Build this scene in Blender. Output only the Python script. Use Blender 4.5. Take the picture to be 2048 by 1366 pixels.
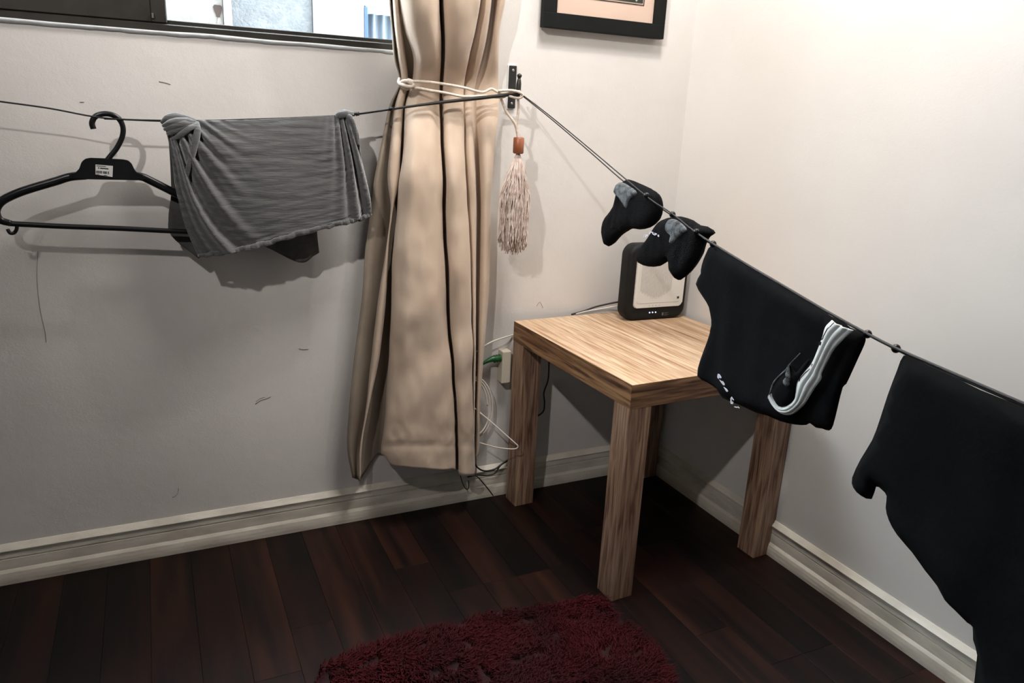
import bpy, bmesh, math, random
from mathutils import Vector, Matrix, noise
from mathutils.geometry import delaunay_2d_cdt
random.seed(7)
for o in list(bpy.data.objects): bpy.data.objects.remove(o)
S = bpy.context.scene; COL = S.collection
PHI = 0.0166          # the right wall is not quite square to the window wall

# ---------------------------------------------------------------- camera, sky, lamps, exposure
cam = bpy.data.cameras.new('camera'); co = bpy.data.objects.new('camera', cam); COL.objects.link(co)
co.location = (-1.4578,-1.9032,1.1247); co.rotation_mode = 'XYZ'; co.rotation_euler = (1.2787,-0.0464,-0.437)
cam.sensor_width = 36; cam.sensor_fit = 'HORIZONTAL'; cam.lens = 26.4364; cam.clip_start = .02
S.camera = co
S.view_settings.view_transform = 'Standard'; S.view_settings.look = 'None'
S.view_settings.exposure = 0.06; S.view_settings.gamma = 1; S.view_settings.use_curve_mapping = False
w = bpy.data.worlds.new('sky'); S.world = w; w.use_nodes = True
w.node_tree.nodes['Background'].inputs[0].default_value = (.80, .91, 1, 1)
w.node_tree.nodes['Background'].inputs[1].default_value = 26.0
def lamp(name, kind, loc, e, col, r, aim=None, size=None):
    l = bpy.data.lights.new(name, kind); l.energy = e; l.color = col
    if kind == 'AREA': l.shape = 'DISK'; l.size = r
    else: l.shadow_soft_size = r
    if kind == 'SPOT': l.spot_size = math.radians(size); l.spot_blend = 1
    o = bpy.data.objects.new(name, l); o.location = loc; COL.objects.link(o)
    if aim: o.rotation_euler = (Vector(aim)-Vector(loc)).to_track_quat('-Z', 'Y').to_euler()
lamp('ceiling_spot_light', 'SPOT', (-2.2, -1.8, 2.28), 136, (1, .96, .93), .03, (-.75, -.1, 1.8), 84)
lamp('corner_bulb_light', 'POINT', (-.45, -.56, 2.28), 22, (1, .955, .915), .022)
lamp('added_soft_fill', 'AREA', (-.62, -.75, 2.39), 23, (1, .95, .92), .5)  # added soft overhead fill for the wall gradient, not a known fixture

# ---------------------------------------------------------------- helpers
def lin(c): return tuple(((x/255+.055)/1.055)**2.4 if x > 10 else x/255/12.92 for x in c) + (1,)
def mat(name, c1, c2=None, rough=.6, scale=8, stretch=(1,1,1), bump=0, bscale=None, bdist=.002, metal=0, detail=6, lo=.35, hi=.65, spec=.5, sheen=0, randv=0, fine=None):
    m = bpy.data.materials.new(name); m.use_nodes = True; n = m.node_tree; N = n.nodes; Lk = n.links.new
    b = N['Principled BSDF']; b.inputs['Roughness'].default_value = rough; b.inputs['Metallic'].default_value = metal
    b.inputs['Specular IOR Level'].default_value = spec
    if sheen: b.inputs['Sheen Weight'].default_value = sheen
    tc = N.new('ShaderNodeTexCoord'); mp = N.new('ShaderNodeMapping'); mp.inputs['Scale'].default_value = stretch
    Lk(tc.outputs['Object'], mp.inputs[0]); vec = mp.outputs[0]
    col = None
    t = N.new('ShaderNodeTexNoise'); t.inputs['Scale'].default_value = scale; t.inputs['Detail'].default_value = detail
    Lk(vec, t.inputs['Vector'])
    r = N.new('ShaderNodeValToRGB'); r.color_ramp.elements[0].position = lo; r.color_ramp.elements[1].position = hi
    r.color_ramp.elements[0].color = lin(c1); r.color_ramp.elements[1].color = lin(c2 or c1)
    Lk(t.outputs[0], r.inputs[0]); col = r.outputs[0]
    if randv:
        oi = N.new('ShaderNodeObjectInfo'); mr = N.new('ShaderNodeMapRange')
        mr.inputs['To Min'].default_value = 1-randv; mr.inputs['To Max'].default_value = 1+randv
        Lk(oi.outputs['Random'], mr.inputs[0])
        hs = N.new('ShaderNodeHueSaturation'); Lk(mr.outputs[0], hs.inputs['Value']); Lk(col, hs.inputs['Color']); col = hs.outputs[0]
        ad = N.new('ShaderNodeVectorMath'); ad.operation = 'MULTIPLY_ADD'
        Lk(oi.outputs['Random'], ad.inputs[0]); ad.inputs[1].default_value = (9, 9, 9); Lk(tc.outputs['Object'], ad.inputs[2]); Lk(ad.outputs[0], mp.inputs[0])
    Lk(col, b.inputs['Base Color'])
    if bump:
        t2 = N.new('ShaderNodeTexNoise'); t2.inputs['Scale'].default_value = bscale or scale*3; t2.inputs['Detail'].default_value = 6
        Lk(vec, t2.inputs['Vector'])
        bp = N.new('ShaderNodeBump'); bp.inputs['Strength'].default_value = bump; bp.inputs['Distance'].default_value = bdist
        Lk(t2.outputs[0], bp.inputs['Height']); Lk(bp.outputs[0], b.inputs['Normal'])
        if fine:   # second layer: woven threads
            t3 = N.new('ShaderNodeTexNoise'); t3.inputs['Scale'].default_value = fine[0]; t3.inputs['Detail'].default_value = 3
            mp3 = N.new('ShaderNodeMapping'); mp3.inputs['Scale'].default_value = fine[1]; Lk(tc.outputs['Object'], mp3.inputs[0]); Lk(mp3.outputs[0], t3.inputs['Vector'])
            bp3 = N.new('ShaderNodeBump'); bp3.inputs['Strength'].default_value = fine[2]; bp3.inputs['Distance'].default_value = fine[3]
            Lk(t3.outputs[0], bp3.inputs['Height']); Lk(bp.outputs[0], bp3.inputs['Normal']); Lk(bp3.outputs[0], b.inputs['Normal'])
    return m
def emis(name, c, s):
    m = bpy.data.materials.new(name); m.use_nodes = True; b = m.node_tree.nodes['Principled BSDF']
    b.inputs['Base Color'].default_value = lin(c); b.inputs['Emission Color'].default_value = lin(c); b.inputs['Emission Strength'].default_value = s
    return m
def wood(name, axis, light, mid, dark, bands=0, rough=.45, bump=.25, seed=0, fine_dark=None):
    # oak laminate with the grain along one local axis
    m = bpy.data.materials.new(name); m.use_nodes = True; n = m.node_tree; N = n.nodes; Lk = n.links.new
    b = N['Principled BSDF']; b.inputs['Roughness'].default_value = rough
    tc = N.new('ShaderNodeTexCoord'); src = tc.outputs['Object']
    st = [1, 1, 1]; st[axis] = .06
    mp = N.new('ShaderNodeMapping'); mp.inputs['Scale'].default_value = st; mp.inputs['Location'].default_value = (seed, seed*.7, seed*.3)
    Lk(src, mp.inputs[0])
    vec = mp.outputs[0]
    if bands:      # printed strips: shift the figure from strip to strip
        sx = N.new('ShaderNodeSeparateXYZ'); Lk(src, sx.inputs[0])
        dv = N.new('ShaderNodeMath'); dv.operation = 'DIVIDE'; dv.inputs[1].default_value = bands; Lk(sx.outputs[0 if axis else 1], dv.inputs[0])
        fl = N.new('ShaderNodeMath'); fl.operation = 'FLOOR'; Lk(dv.outputs[0], fl.inputs[0])
        wn = N.new('ShaderNodeTexWhiteNoise'); wn.noise_dimensions = '1D'; Lk(fl.outputs[0], wn.inputs['W'])
        va = N.new('ShaderNodeVectorMath'); va.operation = 'MULTIPLY_ADD'; Lk(wn.outputs['Color'], va.inputs[0]); va.inputs[1].default_value = (3, 3, 3); Lk(mp.outputs[0], va.inputs[2])
        vec = va.outputs[0]
    t = N.new('ShaderNodeTexNoise'); t.inputs['Scale'].default_value = 16; t.inputs['Detail'].default_value = 7; t.inputs['Roughness'].default_value = .6; t.inputs['Distortion'].default_value = 1.1
    Lk(vec, t.inputs['Vector'])
    t2 = N.new('ShaderNodeTexNoise'); t2.inputs['Scale'].default_value = 110; t2.inputs['Detail'].default_value = 4; t2.inputs['Distortion'].default_value = .5
    Lk(vec, t2.inputs['Vector'])
    r = N.new('ShaderNodeValToRGB'); e = r.color_ramp.elements
    e[0].position = .3; e[0].color = lin(dark); e[1].position = .68; e[1].color = lin(light)
    k = e.new(.48); k.color = lin(mid)
    Lk(t.outputs[0], r.inputs[0])
    r2 = N.new('ShaderNodeValToRGB'); r2.color_ramp.elements[0].position = .32; r2.color_ramp.elements[1].position = .6
    r2.color_ramp.elements[0].color = lin(fine_dark or (205, 185, 168)); r2.color_ramp.elements[1].color = (1, 1, 1, 1)
    Lk(t2.outputs[0], r2.inputs[0])
    mx = N.new('ShaderNodeMix'); mx.data_type = 'RGBA'; mx.blend_type = 'MULTIPLY'; mx.inputs[0].default_value = 1
    Lk(r.outputs[0], mx.inputs[6]); Lk(r2.outputs[0], mx.inputs[7])
    out = mx.outputs[2]
    if bands:
        mr = N.new('ShaderNodeMapRange'); mr.inputs['To Min'].default_value = .86; mr.inputs['To Max'].default_value = 1.1; Lk(wn.outputs['Value'], mr.inputs[0])
        hs = N.new('ShaderNodeHueSaturation'); Lk(mr.outputs[0], hs.inputs['Value']); Lk(out, hs.inputs['Color']); out = hs.outputs[0]
    Lk(out, b.inputs['Base Color'])
    bp = N.new('ShaderNodeBump'); bp.inputs['Strength'].default_value = bump; bp.inputs['Distance'].default_value = .001
    Lk(t2.outputs[0], bp.inputs['Height']); Lk(bp.outputs[0], b.inputs['Normal'])
    return m

def link(name, me, parent=None, m=None, smooth=False):
    o = bpy.data.objects.new(name, me); COL.objects.link(o)
    if m is not None: me.materials.append(m)
    if parent is not None: o.parent = parent
    if smooth:
        for p in me.polygons: p.use_smooth = True
    return o
def obj(name, bm, m, parent=None, smooth=False):
    bmesh.ops.recalc_face_normals(bm, faces=bm.faces)
    me = bpy.data.meshes.new(name); bm.to_mesh(me); bm.free()
    return link(name, me, parent, m, smooth)
def thing(name, label, cat, loc=(0,0,0), rz=0, group=None):
    o = bpy.data.objects.new(name, None); COL.objects.link(o); o.location = loc; o.rotation_euler = (0, 0, rz); o.empty_display_size = .05
    o['label'] = label; o['category'] = cat
    if group: o['group'] = group
    return o
def tag(o, label, cat, group=None):
    o['label'] = label; o['category'] = cat
    if group: o['group'] = group
    return o
def struct(o): o['kind'] = 'structure'; return o
def box(bm, lo, hi, bev=0, seg=2):
    r = bmesh.ops.create_cube(bm, size=1)
    vs = r['verts']
    for v in vs: v.co = Vector([lo[i] + (v.co[i]+.5)*(hi[i]-lo[i]) for i in range(3)])
    if bev:
        es = list({e for v in vs for e in v.link_edges})
        bmesh.ops.bevel(bm, geom=es, offset=bev, segments=seg, affect='EDGES', profile=.5)
def boxobj(name, lo, hi, m, parent=None, bev=0, seg=2):
    bm = bmesh.new(); box(bm, lo, hi, bev, seg); return obj(name, bm, m, parent)
def spline(pts, n):
    P = [Vector(p) for p in pts]; P = [P[0]*2-P[1]] + P + [P[-1]*2-P[-2]]; out = []
    for i in range(1, len(P)-2):
        a, b, c, d = P[i-1:i+3]
        for k in range(n):
            t = k/n; out.append(.5*((2*b)+(c-a)*t+(2*a-5*b+4*c-d)*t*t+(3*b-a-3*c+d)*t*t*t))
    out.append(P[-2]); return out
def tube(bm, pts, r, seg=8, n=6, flat=1.0, closed=False):
    # r: number or list of radii along the control points
    P = spline(pts, n) if n > 1 else [Vector(p) for p in pts]
    N_ = len(P)
    def rad(i):
        if not isinstance(r, (list, tuple)): return r
        f = i/(N_-1)*(len(r)-1); k = min(int(f), len(r)-2); return r[k]+(r[k+1]-r[k])*(f-k)
    t = (P[1]-P[0]).normalized(); up = Vector((0,0,1)) if abs(t.z) < .9 else Vector((0,1,0))
    nrm = (up - t*up.dot(t)).normalized(); rings = []
    for i in range(N_):
        t = (P[min(i+1, N_-1)]-P[max(i-1, 0)]).normalized()
        nrm = (nrm - t*nrm.dot(t)).normalized(); bn = t.cross(nrm); q = rad(i)
        rings.append([bm.verts.new(P[i] + (nrm*math.cos(a)+bn*math.sin(a)*flat)*q) for a in [2*math.pi*k/seg for k in range(seg)]])
    for i in range(N_-1):
        for k in range(seg): bm.faces.new((rings[i][k], rings[i][(k+1)%seg], rings[i+1][(k+1)%seg], rings[i+1][k]))
    bm.faces.new(rings[0][::-1]); bm.faces.new(rings[-1])
def tubeobj(name, pts, r, m, parent=None, seg=8, n=6, flat=1.0):
    bm = bmesh.new(); tube(bm, pts, r, seg, n, flat); return obj(name, bm, m, parent, True)
def cr(a, b, c, d, t): return .5*((2*b)+(c-a)*t+(2*a-5*b+4*c-d)*t*t+(3*b-a-3*c+d)*t*t*t)
def resample(row, n, m_=None):
    P = [Vector(p) for p in row]; P = [P[0]*2-P[1]] + P + [P[-1]*2-P[-2]]; L = len(row)-1; out = []
    for k in range(n+1):
        f = k/n*L; i = min(int(f), L-1); out.append(cr(P[i], P[i+1], P[i+2], P[i+3], f-i))
    return out
def loft(name, cols, nu, nv, m, parent=None, disp=None, thick=.0015, sharp=None):
    # cols: control polylines running down the cloth, listed from left to right
    C_ = [resample(c, nv) for c in cols]
    G = [resample([c[j] for c in C_], nu) for j in range(nv+1)]
    if disp:
        for j in range(nv+1):
            for i in range(nu+1): G[j][i] = G[j][i] + disp(i/nu, j/nv, G[j][i])
    me = bpy.data.meshes.new(name)
    vs = [tuple(p) for r in G for p in r]; W = nu+1
    fs = [(j*W+i, j*W+i+1, (j+1)*W+i+1, (j+1)*W+i) for j in range(nv) for i in range(nu)]
    me.from_pydata(vs, [], fs); me.update()
    o = link(name, me, parent, m, True)
    if thick:
        md = o.modifiers.new('cloth', 'SOLIDIFY'); md.thickness = thick; md.offset = 0
    return o
def extrude_poly(name, pts, vec, m, parent=None, bev=0):
    bm = bmesh.new(); vs = [bm.verts.new(p) for p in pts]; f = bm.faces.new(vs)
    r = bmesh.ops.extrude_face_region(bm, geom=[f]); nv = [g for g in r['geom'] if isinstance(g, bmesh.types.BMVert)]
    bmesh.ops.translate(bm, vec=vec, verts=nv)
    if bev: bmesh.ops.bevel(bm, geom=[e for e in bm.edges], offset=bev, segments=2, affect='EDGES')
    return obj(name, bm, m, parent)
def segd(p, a, b):
    ab = b-a; t = max(0, min(1, (p-a).dot(ab)/max(ab.dot(ab), 1e-12))); return (p-(a+ab*t)).length
def inside(p, poly):
    c = False; n = len(poly)
    for i in range(n):
        a, b = poly[i], poly[i-1]
        if (a.y > p.y) != (b.y > p.y) and p.x < (b.x-a.x)*(p.y-a.y)/(b.y-a.y)+a.x: c = not c
    return c
def puff(name, poly, frame, T_, R_, res, m, parent=None, fold=None, off=0, smooth_outline=2):
    # cloth outline in a vertical plane, given real thickness; frame = (origin, along, normal)
    o0, ax, nr = frame
    P = [Vector((a, b)) for a, b in poly]
    n = len(P); Q = []
    for i in range(n):
        a, b, c, d = P[i-1], P[i], P[(i+1)%n], P[(i+2)%n]
        for k in range(smooth_outline):
            Q.append(cr(a, b, c, d, k/smooth_outline))
    P = Q; n = len(P)
    xs = [p.x for p in P]; ys = [p.y for p in P]; pts = list(P)
    y = min(ys); row = 0
    while y < max(ys):
        x = min(xs)+(res/2 if row % 2 else 0)
        while x < max(xs):
            q = Vector((x, y))
            if inside(q, P) and min(segd(q, P[i-1], P[i]) for i in range(n)) > res*.45: pts.append(q)
            x += res
        y += res*.87; row += 1
    vs, es, fs, *_ = delaunay_2d_cdt(pts, [(i, (i+1) % n) for i in range(n)], [], 1, 1e-6)
    def place(p, d): return o0 + ax*p.x + Vector((0,0,1))*p.y + nr*d
    V = []; F = []; nv = len(vs)
    D = [min(segd(Vector(v), P[i-1], P[i]) for i in range(n)) for v in vs]
    for s in (1, -1):
        for v, d in zip(vs, D):
            k = min(1, d/R_); h = T_*.5*math.sqrt(max(0, 1-(1-k)**2)) + .0006
            fo = fold(v.x, v.y)*min(1, d/(R_*1.0)) if fold else 0
            V.append(place(v, off + s*h + (fo if s > 0 else fo*.6)))
    for f in fs:
        if inside(sum((Vector(vs[i]) for i in f), Vector((0,0)))/len(f), P):
            F.append(tuple(f)); F.append(tuple(i+nv for i in reversed(f)))
    cnt = {}
    for f in F:
        if max(f) < nv:
            for a, b in zip(f, f[1:]+f[:1]): cnt[(a, b)] = 1
    for (a, b) in cnt:
        if (b, a) not in cnt: F.append((b, a, a+nv, b+nv))
    me = bpy.data.meshes.new(name); me.from_pydata([tuple(v) for v in V], [], F); me.update()
    bm = bmesh.new(); bm.from_mesh(me); bmesh.ops.recalc_face_normals(bm, faces=bm.faces); bm.to_mesh(me); bm.free()
    return link(name, me, parent, m, True)
def text(name, s, size, M, m, parent=None, depth=.0003, bold=0):
    cu = bpy.data.curves.new(name, 'FONT'); cu.body = s; cu.size = size; cu.extrude = depth; cu.align_x = 'CENTER'; cu.align_y = 'CENTER'; cu.offset = bold; cu.resolution_u = 2
    t = bpy.data.objects.new(name, cu); COL.objects.link(t)
    dg = bpy.context.evaluated_depsgraph_get(); me = bpy.data.meshes.new_from_object(t.evaluated_get(dg))
    bpy.data.objects.remove(t); me.name = name; me.materials.clear()
    me.transform(M); return link(name, me, parent, m)
def frameM(o, ax, up):
    ax = Vector(ax).normalized(); up = Vector(up); up = (up-ax*up.dot(ax)).normalized(); nz = ax.cross(up)
    M = Matrix((ax, up, nz)).transposed().to_4x4(); M.translation = Vector(o); return M

# ---------------------------------------------------------------- materials
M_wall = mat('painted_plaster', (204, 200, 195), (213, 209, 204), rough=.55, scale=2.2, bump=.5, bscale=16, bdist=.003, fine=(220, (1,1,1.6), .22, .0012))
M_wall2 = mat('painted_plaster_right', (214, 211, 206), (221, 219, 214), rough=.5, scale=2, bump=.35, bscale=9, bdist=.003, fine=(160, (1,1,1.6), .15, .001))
M_ceil = mat('ceiling_paint', (132, 128, 124), rough=.8)
M_far = mat('darkened_unseen_wall', (62, 52, 46), (74, 62, 54), rough=.6, scale=4)  # plain unseen walls, darkened to cut bounced light
M_board = mat('white_gloss_paint', (186, 180, 166), (214, 208, 194), rough=.35, scale=9, stretch=(1,1,3), bump=.35, bscale=30, bdist=.002, lo=.3, hi=.6)
M_floor = mat('dark_underlay', (18, 10, 9), rough=.6)
M_plank = mat('dark_laminate', (11, 4, 3), (42, 20, 12), rough=.5, scale=22, stretch=(1, .09, 1), bump=.25, bscale=60, bdist=.0006, randv=.8, lo=.38, hi=.72, spec=.2)
M_frame = mat('bronze_aluminium', (42, 40, 36), (52, 49, 44), rough=.38, scale=20, metal=.3)
M_glass = bpy.data.materials.new('window_glass'); M_glass.use_nodes = True
_b = M_glass.node_tree.nodes['Principled BSDF']; _b.inputs['Transmission Weight'].default_value = 1; _b.inputs['Roughness'].default_value = .01; _b.inputs['IOR'].default_value = 1.1
M_curtain = mat('beige_linen', (186, 164, 143), (202, 182, 161), rough=.62, scale=7, stretch=(1,1,.6), bump=.4, bscale=9, bdist=.006, sheen=.2, fine=(420, (1, 1, .18), .35, .0008))
M_lining = mat('curtain_lining', (128, 116, 102), (142, 130, 114), rough=.75, scale=8, bump=.3, bscale=10, bdist=.004)
M_rope = mat('pale_cord', (200, 184, 168), (222, 208, 194), rough=.7, scale=160, bump=.6, bscale=300, bdist=.001)
M_tassel = mat('tassel_thread', (196, 174, 162), (234, 220, 210), rough=.75, scale=60, randv=0)
M_bead = mat('turned_wood', (128, 72, 46), (150, 88, 58), rough=.4, scale=30, stretch=(1,1,.2))
M_black = mat('black_plastic', (16, 16, 17), (20, 20, 21), rough=.32, scale=30, spec=.35)
M_iron = mat('black_iron', (22, 21, 20), (32, 30, 28), rough=.45, scale=60, bump=.3, bdist=.001)
M_cord = mat('black_elastic', (14, 13, 13), (22, 21, 21), rough=.6, scale=300, bump=.5, bdist=.001)
M_cloth_black = mat('black_cotton', (13, 14, 15), (17, 18, 20), rough=.92, scale=40, spec=.1, bump=.3, bscale=140, bdist=.001)
M_sock = mat('black_sock_knit', (13, 13, 14), (18, 18, 19), rough=.95, scale=90, spec=.1, bump=.8, bscale=500, bdist=.002)
M_heel = mat('lit_worn_knit', (54, 57, 58), (122, 126, 128), rough=.9, scale=90, bump=.8, bscale=500, bdist=.003)  # worn grey knit, made paler to stand for window light on the socks
M_white = mat('white_elastic', (205, 208, 204), (228, 230, 226), rough=.7, scale=40, bump=.3, bscale=200, bdist=.001)
M_whiteprint = mat('white_print', (225, 225, 235), rough=.6)
M_ink = mat('black_ink', (20, 20, 20), rough=.6)
M_grey = mat('heather_grey_cotton', (68, 68, 69), (82, 82, 81), rough=.75, scale=60, stretch=(.3,1,1.6), spec=.3, sheen=.7, bump=.35, bscale=9, bdist=.006, fine=(110, (.35, 1, 3.0), .6, .0028))
M_grey_dark = mat('heather_grey_inside', (70, 69, 67), (80, 79, 77), rough=.9, scale=60, spec=.2, bump=.5, bscale=30, bdist=.003)
M_label = mat('paper_label', (196, 196, 192), rough=.5)
M_picframe = mat('black_frame', (13, 15, 14), (18, 20, 19), rough=.6, scale=20, spec=.15)
M_mat = mat('cream_mat_board', (190, 166, 150), (196, 172, 156), rough=.7)
M_router = mat('charcoal_plastic', (18, 19, 19), (23, 24, 24), rough=.6, scale=60, spec=.25)
M_routerw = mat('pearl_white_plastic', (214, 212, 206), rough=.32)
M_routerg = mat('panel_shade', (192, 188, 182), rough=.4)
M_socket = mat('ivory_plastic', (196, 188, 170), rough=.4)
M_green = mat('green_plug', (14, 62, 26), (22, 88, 36), rough=.4)
M_wcable = mat('white_cable', (214, 206, 194), rough=.4)
M_bcable = mat('black_cable', (22, 20, 19), rough=.5)
M_rug = mat('red_pile', (30, 3, 7), (74, 8, 16), rough=.85, scale=5, spec=.2, lo=.3, hi=.7)
M_rugb = mat('rug_backing', (40, 6, 9), rough=.9)
WL, WM, WD = (222, 200, 172), (206, 178, 146), (170, 132, 100)

# ---------------------------------------------------------------- room shell
XW, YW, H = -3.4, -3.2, 2.42
wx0, wx1, wz0, wz1 = -3.0, -.78, 1.262, 2.2
bm = bmesh.new()
for lo, hi in [((XW,0,0),(.3,.16,wz0)), ((XW,0,wz1),(.3,.16,H)), ((XW,0,wz0),(wx0,.16,wz1)), ((wx1,0,wz0),(.3,.16,wz1))]: box(bm, lo, hi)
wallw = struct(obj('wall_window', bm, M_wall))
Rp = Matrix.Rotation(PHI, 4, 'Z')
bm = bmesh.new(); box(bm, (0, YW-.2, 0), (.15, .15, H)); bm.transform(Rp); struct(obj('wall_right', bm, M_wall2))
struct(boxobj('wall_left', (XW-.15, YW, 0), (XW, .16, H), M_far))
struct(boxobj('wall_back', (XW-.15, YW-.15, 0), (.4, YW, H), M_far))
struct(boxobj('ceiling', (XW-.15, YW-.15, H), (.4, .16, H+.1), M_ceil))
floor = struct(boxobj('floor', (XW, YW, -.1), (.12, .0, -.006), M_floor))
# laminate strips, perpendicular to the window wall
pw = .094; k = 0; meshes = {}
def plank_mesh(L):
    if L not in meshes:
        bm = bmesh.new(); box(bm, (0, -L, -.006), (pw-.0004, -.0004, 0), .0004, 1)
        me = bpy.data.meshes.new('plank'); bm.to_mesh(me); bm.free(); me.materials.append(M_plank); meshes[L] = me
    return meshes[L]
x = .06
while x > -2.75:
    x -= pw; y = -.001; Ls_ = random.choice([.28, .42, .56, .7])
    while y > -2.3:
        o = bpy.data.objects.new('plank', plank_mesh(Ls_)); o.location = (x, y, 0); o.parent = floor; COL.objects.link(o)
        y -= Ls_; Ls_ = random.choice([.5, .64, .78])
M_scuff = mat('scuff', (160, 146, 136), (180, 168, 158), rough=.8, scale=90)
for P_, r_ in [([(-1.6916,-0.0006,0.7933),(-1.6991,-0.0006,0.7527),(-1.7023,-0.0006,0.708),(-1.7026,-0.0006,0.6568),(-1.6995,-0.0006,0.6161),(-1.7,-0.0006,0.5868)],0.0005),([(-1.2606,-0.0006,0.3835),(-1.2466,-0.0006,0.3928),(-1.2329,-0.0006,0.3952),(-1.2227,-0.0006,0.3996)],0.0012),([(-1.259,-0.0006,0.3902),(-1.2488,-0.0006,0.3972),(-1.2364,-0.0006,0.3998)],0.0008),([(-1.4237,-0.0006,1.1598),(-1.4089,-0.0006,1.1576),(-1.4011,-0.0006,1.1549)],0.0012),([(-1.1464,-0.0006,0.523),(-1.1364,-0.0006,0.5194),(-1.1224,-0.0006,0.5195)],0.0014),([(-1.4734,-0.0006,0.1551),(-1.4612,-0.0006,0.1627),(-1.4564,-0.0006,0.1802)],0.001),([(-1.5798,-0.0006,1.1094),(-1.5723,-0.0006,1.1098)],0.0012),([(-0.4623,-0.0006,0.5925),(-0.4515,-0.0006,0.6039),(-0.4403,-0.0006,0.585)],0.0006)]: tubeobj('scuff_mark', P_, r_, M_scuff, wallw, 5, 4, .5)
# skirting: one profile swept along each wall
prof = [(0, .1012), (.0018, .1012), (.0125, .0880), (.0125, .0862), (.0095, .0845), (.0095, .0675), (.006, .0665), (.006, .0648), (.0095, .064), (.0095, .038), (.0105, .0365), (.0140, .030), (.0155, .020), (.016, .010), (.0155, 0), (0, 0)]
def skirting(name, a, b, rot):
    bm = bmesh.new(); n = 60; rings = []
    for i in range(n+1):
        s = a+(b-a)*i/n
        rings.append([bm.verts.new(rot @ Vector((s, -(p + .0007*noise.noise((s*9, z*30, 3))*(1 if p > 0 else 0)), z))) for p, z in prof])
    for i in range(n):
        for k in range(len(prof)):
            k2 = (k+1) % len(prof); bm.faces.new((rings[i][k], rings[i][k2], rings[i+1][k2], rings[i+1][k]))
    return struct(obj(name, bm, M_board))
skirting('baseboard_left', XW, 0, Matrix.Identity(4))
skirting('baseboard_right', 0, 3.1, Matrix.Rotation(-math.pi/2+PHI, 4, 'Z'))

# window: fixed frame, lower track, one sliding sash at the left
win = struct(bpy.data.objects.new('window_1', None)); COL.objects.link(win); win.location = (-1.9, 0, wz0)
def wbox(name, lo, hi, m, bev=.002):
    o = boxobj(name, lo, hi, m, None, bev, 1); o.parent = win; o.matrix_parent_inverse = win.matrix_world.inverted(); o.location = (1.9, 0, -wz0); o.matrix_parent_inverse = Matrix.Identity(4); return o
wbox('frame_bottom', (wx0, -.006, wz0), (wx1, .07, wz0+.016), M_frame)
wbox('track_rail', (wx0, .012, wz0+.016), (wx1, .018, wz0+.026), M_frame, .001)
wbox('track_rail', (wx0, .046, wz0+.016), (wx1, .052, wz0+.026), M_frame, .001)
wbox('frame_top', (wx0, -.006, wz1-.03), (wx1, .07, wz1), M_frame)
wbox('frame_side', (wx0, -.006, wz0), (wx0+.03, .07, wz1), M_frame)
wbox('frame_side', (wx1-.03, -.006, wz0), (wx1, .07, wz1), M_frame)
sx1 = -1.3973
bm = bmesh.new()
for lo, hi in [((wx0+.03, .004, wz0+.018), (sx1, .032, wz0+.072)), ((sx1-.032, .002, wz0+.018), (sx1, .034, wz1-.03)), ((wx0+.03, .004, wz0+.02), (wx0+.06, .032, wz1-.03)), ((wx0+.03, .004, wz1-.08), (sx1, .032, wz1-.03))]: box(bm, lo, hi, .002, 1)
sash = obj('sash', bm, M_frame, win); sash.location = (1.9, 0, -wz0)
g = boxobj('glass_pane', (wx0+.05, .016, wz0+.06), (sx1-.025, .020, wz1-.07), M_glass, sash)
g = boxobj('latch', (sx1-.030, -.004, wz0+.026), (sx1-.026, .004, wz0+.036), mat('bare_aluminium', (150,150,148), rough=.3, metal=.8), sash)
# ragged white filler bead under the frame
bm = bmesh.new(); N_ = 150; rings = []
for i in range(N_+1):
    s = wx0+(wx1-wx0)*i/N_; dz = .0025*noise.noise((s*14, 0, 0))+.0018*noise.noise((s*50, 3, 0)); lift = .004*max(0, noise.noise((s*5, 7, 0)))
    rings.append([bm.verts.new((s, -q, z)) for q, z in [(-.002, wz0-.007+dz), (.004, wz0-.006+dz), (.0095, wz0-.002+dz*.6), (.009, wz0+.001+lift), (-.002, wz0+.002+lift)]])
for i in range(N_):
    for k in range(4): bm.faces.new((rings[i][k], rings[i][k+1], rings[i+1][k+1], rings[i+1][k]))
M_sill = mat('white_filler', (214, 218, 220), rough=.7, scale=30, bump=.6, bscale=60, bdist=.003)
struct(obj('trim_1', bm, M_sill, None, True))

# outside: light well with the neighbouring walls
M_conc = mat('stained_concrete', (52, 45, 39), (96, 92, 87), rough=.9, scale=5, stretch=(1,1,.8), bump=.5, bscale=30, bdist=.01, lo=.24, hi=.42)
M_stucco = mat('blue_grey_stucco', (76, 78, 79), (87, 89, 90), rough=.9, scale=30, bump=.8, bscale=90, bdist=.006)
M_white_wall = mat('white_render', (118, 119, 120), rough=.9)
M_blue = mat('blue_frame', (14, 48, 84), rough=.5)
M_corr = mat('pale_blind', (88, 98, 107), rough=.7)
M_rust = mat('rust_stain', (24, 12, 6), (40, 26, 18), rough=.9, scale=14, lo=.3, hi=.62)
nb = thing('neighbouring_building', 'pale rendered neighbouring building seen through the open window', 'building', (-1, 1.4, 0))
def ob(name, lo, hi, m, bev=.004):
    return boxobj(name, (lo[0]+1, lo[1]-1.4, lo[2]), (hi[0]+1, hi[1]-1.4, hi[2]), m, nb, bev, 1)
xs = [-1.1522,-1.1231,-0.811,-0.6051]
ob('concrete_wall', (-4.4, 1.40, 0), (xs[0], 1.7, 2.2), M_conc)
ob('white_pier', (xs[0], 1.385, 0), (xs[1], 1.7, 2.25), M_white_wall)
ob('stucco_wall', (xs[1], 1.42, 0), (xs[2], 1.7, 2.2), M_stucco)
zt = 1.525
ob('white_wall', (xs[2], 1.40, 0), (xs[3], 1.7, 2.2), M_white_wall)
ob('lintel', (xs[3], 1.40, zt), (1.6, 1.7, 2.2), M_white_wall)
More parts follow.
